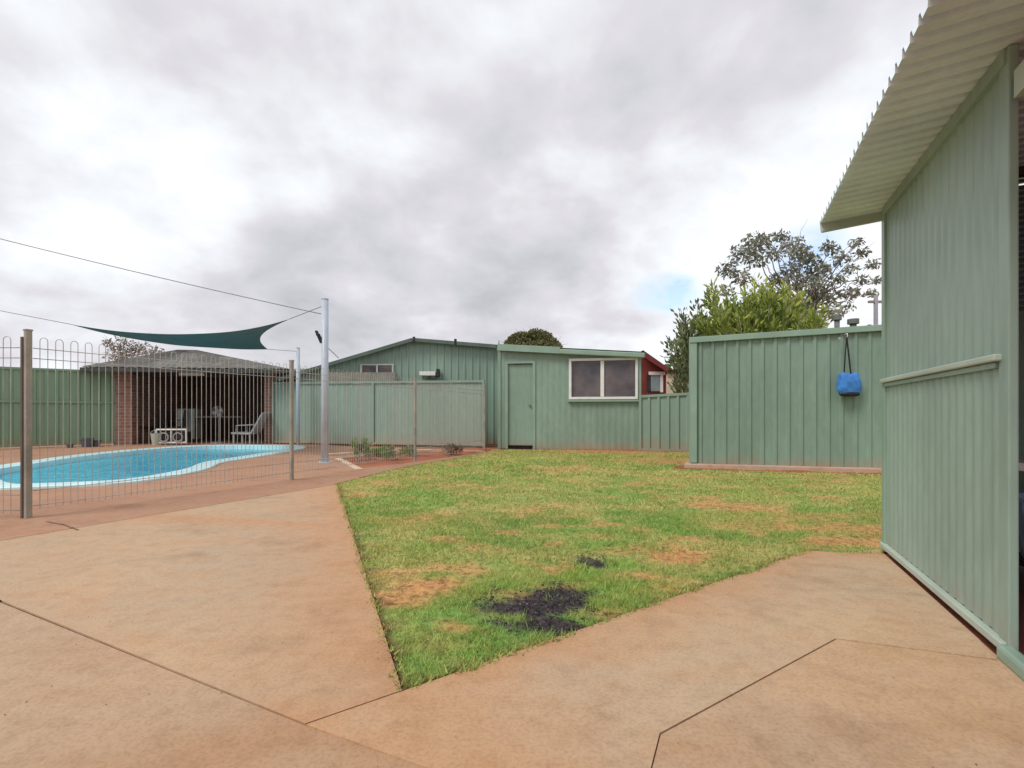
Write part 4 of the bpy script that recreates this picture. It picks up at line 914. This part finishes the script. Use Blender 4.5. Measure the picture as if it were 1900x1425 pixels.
topc = [(537, 592, 8.3), (484, 606, 8.6), (420, 616, 8.8), (330, 620, 9.0), (250, 617, 9.1), (190, 611, 9.15), (138, 603, 9.2)]
botc = [(497, 648, 12.3), (450, 648, 11.9), (395, 645, 11.4), (325, 640, 10.8), (250, 629, 10.2), (190, 617, 9.6), (138, 603.6, 9.2)]
nu, nv = 48, 14; vs = []
for i in range(nu + 1):
    a = cat(topc, i / nu); b = cat(botc, i / nu)
    A3, B3 = at(*a), at(*b)
    for j in range(nv + 1):
        v_ = j / nv; p = A3.lerp(B3, v_); w_ = (1 - i / nu) ** 3 * 4 * v_ * (1 - v_)
        p += (at(138, 610, 9.4) - p) * w_ * .085                    # inward curve of the short edge
        p.z -= .05 * 4 * v_ * (1 - v_) * (i / nu) * (1 - i / nu) * 2
        vs.append(p)
fs = [(i * (nv + 1) + j, i * (nv + 1) + j + 1, (i + 1) * (nv + 1) + j + 1, (i + 1) * (nv + 1) + j) for i in range(nu) for j in range(nv)]
so_ = MB().add(vs, fs).build('cloth', M['sail'], sail, smooth=True); sm_ = so_.modifiers.new('thickness', 'SOLIDIFY'); sm_.thickness = .004
for a, b in (((537, 592, 8.3), (601, 567, bp.y)), ((497, 648, 12.3), (553, 652, 12.9)), ((138, 603, 9.2), (-70, 563, 9.2))):
    MB().tube([at(*a), at(*b)], .006, 6).build('stay_cable', M['cable_steel'], sail)
mb = MB(); pts = []
wl0, wl1 = at(-500, 330, 5.5), at(768, 624, GY - .2)
for i in range(41):
    t_ = i / 40; px = -500 + (603 + 500) * t_
    py = 443 + (px - 0) * .2475 - 0 if px > 0 else 443 + px * .255
    py = 443 + .238 * px - 0.0000085 * px * (px - 768) * 0
    pts.append(at(px, 443 + 141 * px / 603 + .00003 * px * (603 - px), 9 + (bp.y - 9) * max(0, px) / 603 if px > 0 else 9 + px * .003))
mb.tube(pts, .0068, 6); tag(mb.build('overhead_wire', M['cable'], smooth=True), 'dark overhead wire sloping down from the upper left sky to the tall blue pole', 'wire')
wp = pts[0]; wpole = thing('wire_pole', Vector((wp.x, wp.y, 0)), 'timber pole outside the yard carrying the overhead wire', 'pole')
MB().tube([Vector((wp.x, wp.y, 0)), Vector((wp.x, wp.y, wp.z + .3))], .1, 12).build('pole_timber', M['bark'], wpole, smooth=True)
sy = MB().tube([at(608, 645, 12.9), at(628, 664, 12.9)], .012, 6); tag(sy.build('guy_wire', M['cable_steel']), 'short steel stay sloping down to the left roof edge beside the tall pole', 'wire')

# ------------------------------------------------------------------ houses behind
rh = thing('red_house', (4.5, 20, 0), 'dark red boarded house with sloping grey roof seen past the shed window', 'house')
hy = 18.0; hx = lambda px, Y=hy: (px - 950) / F * Y; hzz = lambda py, Y=hy: CH - (py - HZ) / F * Y
# wall with sloping top
x0, x1 = hx(1120), hx(1236)
def hwall(y): 
    return [(x0, y, 0), (x1, y, 0), (x1, y, hzz(690)), (hx(1192), y, hzz(662)), (x0, y, hzz(662))]
a = hwall(hy); b = hwall(hy + 6); MB().add(a + b, [(0, 1, 2, 3, 4), (9, 8, 7, 6, 5), (1, 6, 7, 2), (0, 5, 6, 1), (2, 7, 8, 3), (3, 8, 9, 4), (4, 9, 5, 0)]).build('wall', M['maroon'], rh)
mb = MB(); rsheet(mb, (hx(1188), hy - .35, hzz(655) + .05), (hx(1245), hy - .35, hzz(692)), (hx(1245), hy + 6, hzz(692)), (hx(1188), hy + 6, hzz(655) + .05), 'sine', .15, .03); mb.build('roof', M['roof_grey'], rh)
MB().bar((hx(1188), hy - .36, hzz(659)), (hx(1243), hy - .36, hzz(694)), .04, .16).build('barge_board', M['maroon'], rh)
MB().box(hx(1192), hx(1212), hy + 1.2, hy + 1.8, hzz(664), hzz(646)).build('chimney', mat('brown grey brick', (.27, .22, .19), .9, .2, 5), rh)
wn = MB().box(hx(1203), hx(1233), hy - .10, hy - .02, hzz(696), hzz(690)).box(hx(1224), hx(1229), hy - .09, hy - .02, hzz(728), hzz(696)).build('window_frame', M['white'], rh)
MB().box(hx(1207), hx(1223.7), hy - .06, hy - .02, hzz(726), hzz(696)).build('pane', mat('grey window pane', (.25, .31, .32), .2, .15, 3), wn)
MB().box(hx(1200), hx(1206.7), hy - .05, hy - .02, hzz(726), hzz(693)).build('pane', M['dark'], wn)
ch = thing('cream_house', (6.7, 23, 0), 'small cream house with dark flat cap between red house and shrub', 'house')
hx2 = lambda px: hx(px, 23); hz2 = lambda py: hzz(py, 23)
MB().box(hx2(1236), hx2(1275), 23, 26, 0, hz2(690)).build('wall', M['cream'], ch)
MB().box(hx2(1232), hx2(1280), 22.8, 26.2, hz2(690), hz2(686)).build('roof', M['roof_grey'], ch)
MB().box(hx2(1239), hx2(1248), 23.2, 23.6, hz2(686), hz2(678)).build('chimney', M['cream'], ch); MB().box(hx2(1237), hx2(1250), 23.1, 23.7, hz2(678), hz2(675)).build('chimney_cap', M['dark'], ch)

for px, w_, tpy, lab in ((1553, .16, 590, 'short grey post rising behind the shed roof above the blue bag'), (1583, .20, 597, 'second grey stub post behind the shed roof, right of the first')):
    q = Vector(((px - 950) / F * 11.5, 11.5, 0)); ztp = CH - (tpy - HZ) / F * 11.5
    t = thing('roof_vent', q, lab, 'vent'); MB().tube([q, q + Vector((0, 0, ztp))], w_ * .35, 12).build('pipe', M['roof_grey'], t, smooth=True); MB().tube([q + Vector((0, 0, ztp - .05)), q + Vector((0, 0, ztp + .06))], w_ * .6, 12).build('cowl', M['roof_grey'], t)
q = Vector(((1625 - 950) / F * 17, 17, 0)); t = thing('utility_pole', q, 'thin grey mauve pole right of the sparse tree, beside the wall', 'pole')
MB().tube([q, q + Vector((0, 0, CH - (548 - HZ) / F * 17))], .065, 12).build('pole_shaft', mat('grey pole', (.33, .32, .35), .8, .1, 2), t, smooth=True)
MB().bar(q + Vector((-.25, 0, CH - (560 - HZ) / F * 17)), q + Vector((.5, 0, CH - (560 - HZ) / F * 17)), .08, .08).build('crossarm', mat('grey arm', (.3, .29, .32), .8, .1, 2), t)

# ------------------------------------------------------------------ trees and plants
def leaves_mesh(name, C, dirs, size, asp, cols, parent):
    """C centres (n,3); dirs leaf axis (n,3); each leaf a folded pointed quad"""
    n = len(C); dirs = dirs / np.linalg.norm(dirs, axis=1)[:, None]; r = rng.normal(size=(n, 3)); s = np.cross(dirs, r); s /= np.linalg.norm(s, axis=1)[:, None] + 1e-9
    L = size * rng.uniform(.6, 1.3, n)[:, None]; Wd = L * asp
    v = np.empty((n, 4, 3)); v[:, 0] = C - dirs * L / 2; v[:, 1] = C + s * Wd / 2; v[:, 2] = C + dirs * L / 2; v[:, 3] = C - s * Wd / 2
    off = np.array(parent.location); v -= off[None, None]
    return tri_mesh(name, v.reshape(-1, 3), np.arange(4 * n).reshape(-1, 4), np.repeat(cols, 4, axis=0), M['leaf'], parent)
def branch(mb, p, q, r0, r1, wob=.12, n=5):
    p = Vector(p); q = Vector(q); L = (q - p).length; pts = []
    for i in range(n + 1):
        t_ = i / n; o = Vector(rng.normal(size=3)) * L * wob * .35 * math.sin(math.pi * t_); pts.append(p.lerp(q, t_) + o + Vector((0, 0, L * .06 * math.sin(math.pi * t_))))
    mb.tube(pts, [r0 + (r1 - r0) * i / n for i in range(n + 1)], 6)
def tree(name, label, base, fork, clumps, nl, lsize, asp, c_a, c_b, tr, group=None, up=0.0, cat='tree', bark=None):
    t = thing(name, base, label, cat, group); mb = MB(); branch(mb, base, fork, tr, tr * .7, .05, 6); mids = []
    for c, r in clumps:
        c = Vector(c); m_ = Vector(fork).lerp(c, .5) + Vector((0, 0, .1)); branch(mb, fork, m_, tr * .45, tr * .22); branch(mb, m_, c, tr * .22, tr * .06)
        for k in range(3): branch(mb, c.lerp(m_, .3), c + Vector(rng.normal(size=3)) * r * .7, tr * .09, .004, n=3)
    mb.build('trunk', bark or M['bark'], t, smooth=True)
    C, Dn, K = [], [], []
    for c, r in clumps:
        n = int(nl * (r ** 2) / .2); d = rng.normal(size=(n, 3)); d /= np.linalg.norm(d, axis=1)[:, None]; rad = rng.random(n) ** .45; p = np.array(c)[None] + d * rad[:, None] * r * np.array([1, 1, .75]); C.append(p)
        dd_ = d + rng.normal(size=(n, 3)) * .8; dd_[:, 2] += up; Dn.append(dd_); f = np.clip(rng.random() * .6 + rng.normal(0, .25, n), 0, 1); K.append(np.array(c_a)[None] + (np.array(c_b) - np.array(c_a))[None] * f[:, None])
    C = np.concatenate(C); leaves_mesh('crown', C, np.concatenate(Dn), lsize, asp, np.concatenate(K), t); return t
# sparse grey gum tree
Yg = 17.0; cl = []
for px, py, r in [(1350, 500, .42), (1345, 540, .36), (1375, 470, .5), (1400, 450, .5), (1420, 445, .42), (1405, 480, .5), (1440, 470, .35), (1470, 455, .5), (1485, 470, .45), (1465, 500, .4), (1500, 485, .5), (1515, 505, .5), (1480, 520, .5), (1510, 530, .5),
                  (1540, 460, .36), (1560, 480, .38), (1590, 450, .3), (1600, 470, .3), (1555, 520, .35), (1575, 545, .4), (1530, 550, .5), (1500, 555, .5), (1545, 580, .42), (1440, 520, .4), (1600, 520, .3), (1620, 490, .3), (1615, 545, .26), (1570, 570, .3), (1375, 515, .4), (1440, 548, .4), (1580, 500, .28), (1530, 495, .3), (1450, 438, .3), (1630, 520, .22)]:
    p = at(px, py, Yg + rng.uniform(-1, 1)); cl.append((p, r * .92))
tree('gum_tree', 'tall sparse grey green gum tree with sky showing through, above the ribbed shed', (at(1490, 0, Yg).x, Yg, 0), at(1490, 590, Yg), cl, 200, .16, .42, (.19, .22, .16), (.42, .44, .34), .10, up=-.5)
# bright bushy tree with upright sprays
def spray_tree(name, label, base, tips, n_leaf, lsize, asp, ca, cb2, start=.3, spread=.16, group=None, cat='tree', tr=.05):
    t = thing(name, base, label, cat, group); mb = MB(); C = []; Dn = []; K = []
    for tp in tips:
        b = Vector(base) + Vector((rng.normal() * .12, rng.normal() * .12, 0)); tp = Vector(tp); mid = b.lerp(tp, .45); mid.x = b.x + (tp.x - b.x) * .62; mid.y = b.y + (tp.y - b.y) * .62
        pts = [b.lerp(mid, 2 * k) if k < .5 else mid.lerp(tp, 2 * k - 1) for k in (0, .25, .5, .75, 1)]; mb.tube(pts, [tr * .7, tr * .5, tr * .35, tr * .2, .006], 5)
        n = n_leaf; s = start + (1 - start) * rng.random(n); P0 = np.array([list(pts[0]), list(pts[2]), list(pts[4])]); s2 = np.clip(s, 0, 1)[:, None]
        pos = np.where(s2 < .5, P0[0] + (P0[1] - P0[0]) * s2 * 2, P0[1] + (P0[2] - P0[1]) * (s2 * 2 - 1)); ax = np.array((tp - mid).normalized()); rad = spread * (1.15 - .75 * s2); o = rng.normal(size=(n, 3)) * rad
        C.append(pos + o); dd_ = ax[None] * 1.1 + o / (rad + 1e-6) * .6; Dn.append(dd_); f = np.clip(rng.random() * .7 + rng.normal(0, .2, n), 0, 1); K.append(np.array(ca)[None] + (np.array(cb2) - np.array(ca))[None] * f[:, None])
    mb.build('trunk', M['bark'], t, smooth=True); leaves_mesh('crown', np.concatenate(C), np.concatenate(Dn), lsize, asp, np.concatenate(K), t); return t
Ys = 12.5; tips = []
outline = [(1300, 580), (1310, 540), (1325, 530), (1345, 545), (1365, 555), (1385, 535), (1405, 520), (1425, 518), (1450, 525), (1470, 535), (1490, 545), (1508, 560), (1525, 580), (1530, 600)]
for px, py in outline: tips.append(at(px + rng.uniform(-6, 6), py + rng.uniform(-14, 4), Ys + rng.uniform(-.6, .6)))
for k in range(85):
    px = rng.uniform(1298, 1525); top_ = np.interp(px, [o[0] for o in outline], [o[1] for o in outline]); tips.append(at(px, rng.uniform(top_ + 8, 625), Ys + rng.uniform(-1.2, .6)))
spray_tree('leafy_tree', 'bright green dense leafy tree with upright shoots directly behind the ribbed shed', (at(1415, 0, Ys).x, Ys, .0), tips, 260, .17, .30, (.12, .19, .04), (.58, .64, .15), start=.45, spread=.17, tr=.07)
tips = [at(px, py, 11.9 + rng.uniform(-.3, .3)) for px, py in [(1264, 575), (1270, 590), (1280, 600), (1288, 585), (1275, 610), (1262, 605), (1295, 560), (1305, 600), (1242, 627), (1252, 632), (1268, 625), (1280, 620), (1258, 650), (1262, 675), (1270, 690), (1255, 705), (1278, 650), (1290, 640)]]
spray_tree('dark_shrub', 'dark olive shrub poking out left of the ribbed shed above the low fence', (at(1292, 0, 11.9).x, 11.9, .0), tips, 110, .14, .40, (.11, .15, .06), (.34, .38, .18), start=.72, spread=.2, cat='shrub')
# domed tree behind the shed roof
Yd = 24.0; cl = []
for k in range(46):
    a = rng.uniform(0, 2 * math.pi); rr = rng.random() ** .5; px = 985 + math.cos(a) * rr * 52; zz_ = 1 - rr ** 2; cl.append((at(px, 655 - 38 * zz_ * rng.uniform(.75, 1), Yd + math.sin(a) * rr * 1.3), .42))
tree('domed_tree', 'olive brown dome shaped tree top behind the shed roof above the door', (at(985, 0, Yd).x, Yd, 0), at(985, 665, Yd), cl, 620, .14, .5, (.14, .15, .06), (.28, .26, .12), .2)
# pale scrubby tree behind the hut
Yp = 18.0; cl = [(at(px, py, Yp + rng.uniform(-.5, .5)), r) for px, py, r in [(200, 635, .2), (213, 640, .3), (228, 632, .3), (222, 655, .4), (245, 650, .45), (262, 645, .35), (240, 668, .4), (275, 660, .4), (205, 660, .25), (290, 650, .25), (300, 665, .3), (225, 675, .4)]]
tree('scrubby_tree', 'small pale grey brown scrubby tree behind the left end of the hut roof', (at(240, 0, Yp).x, Yp, 0), at(242, 700, Yp), cl, 150, .13, .35, (.17, .15, .11), (.36, .34, .27), .09)
# small plants in the bed
def seedling(px, py, h, w_, label, n=50, col=((.12, .22, .05), (.30, .45, .12))):
    b = g(px, py); tips = [b + Vector((rng.normal() * w_, rng.normal() * w_, h * rng.uniform(.55, 1))) for _ in range(11)]; b.z = -.03
    return spray_tree('garden_plant', label, b, tips, n, .05, .4, col[0], col[1], start=.45, spread=.045, group='young plants in the garden bed', cat='plant', tr=.009)
seedling(676, 853, .38, .12, 'leafy young green plant at the left end of the garden bed', 60)
seedling(722, 852, .28, .09, 'thinner young green plant near the middle of the garden bed')
seedling(703, 846, .16, .08, 'low green seedling between the two taller bed plants', 50)
seedling(760, 845, .20, .07, 'small plant at the foot of the fence post in the bed', 45)
seedling(838, 843, .22, .09, 'dull reddish seedling toward the right end of the bed', 40, ((.12, .07, .04), (.22, .17, .09)))
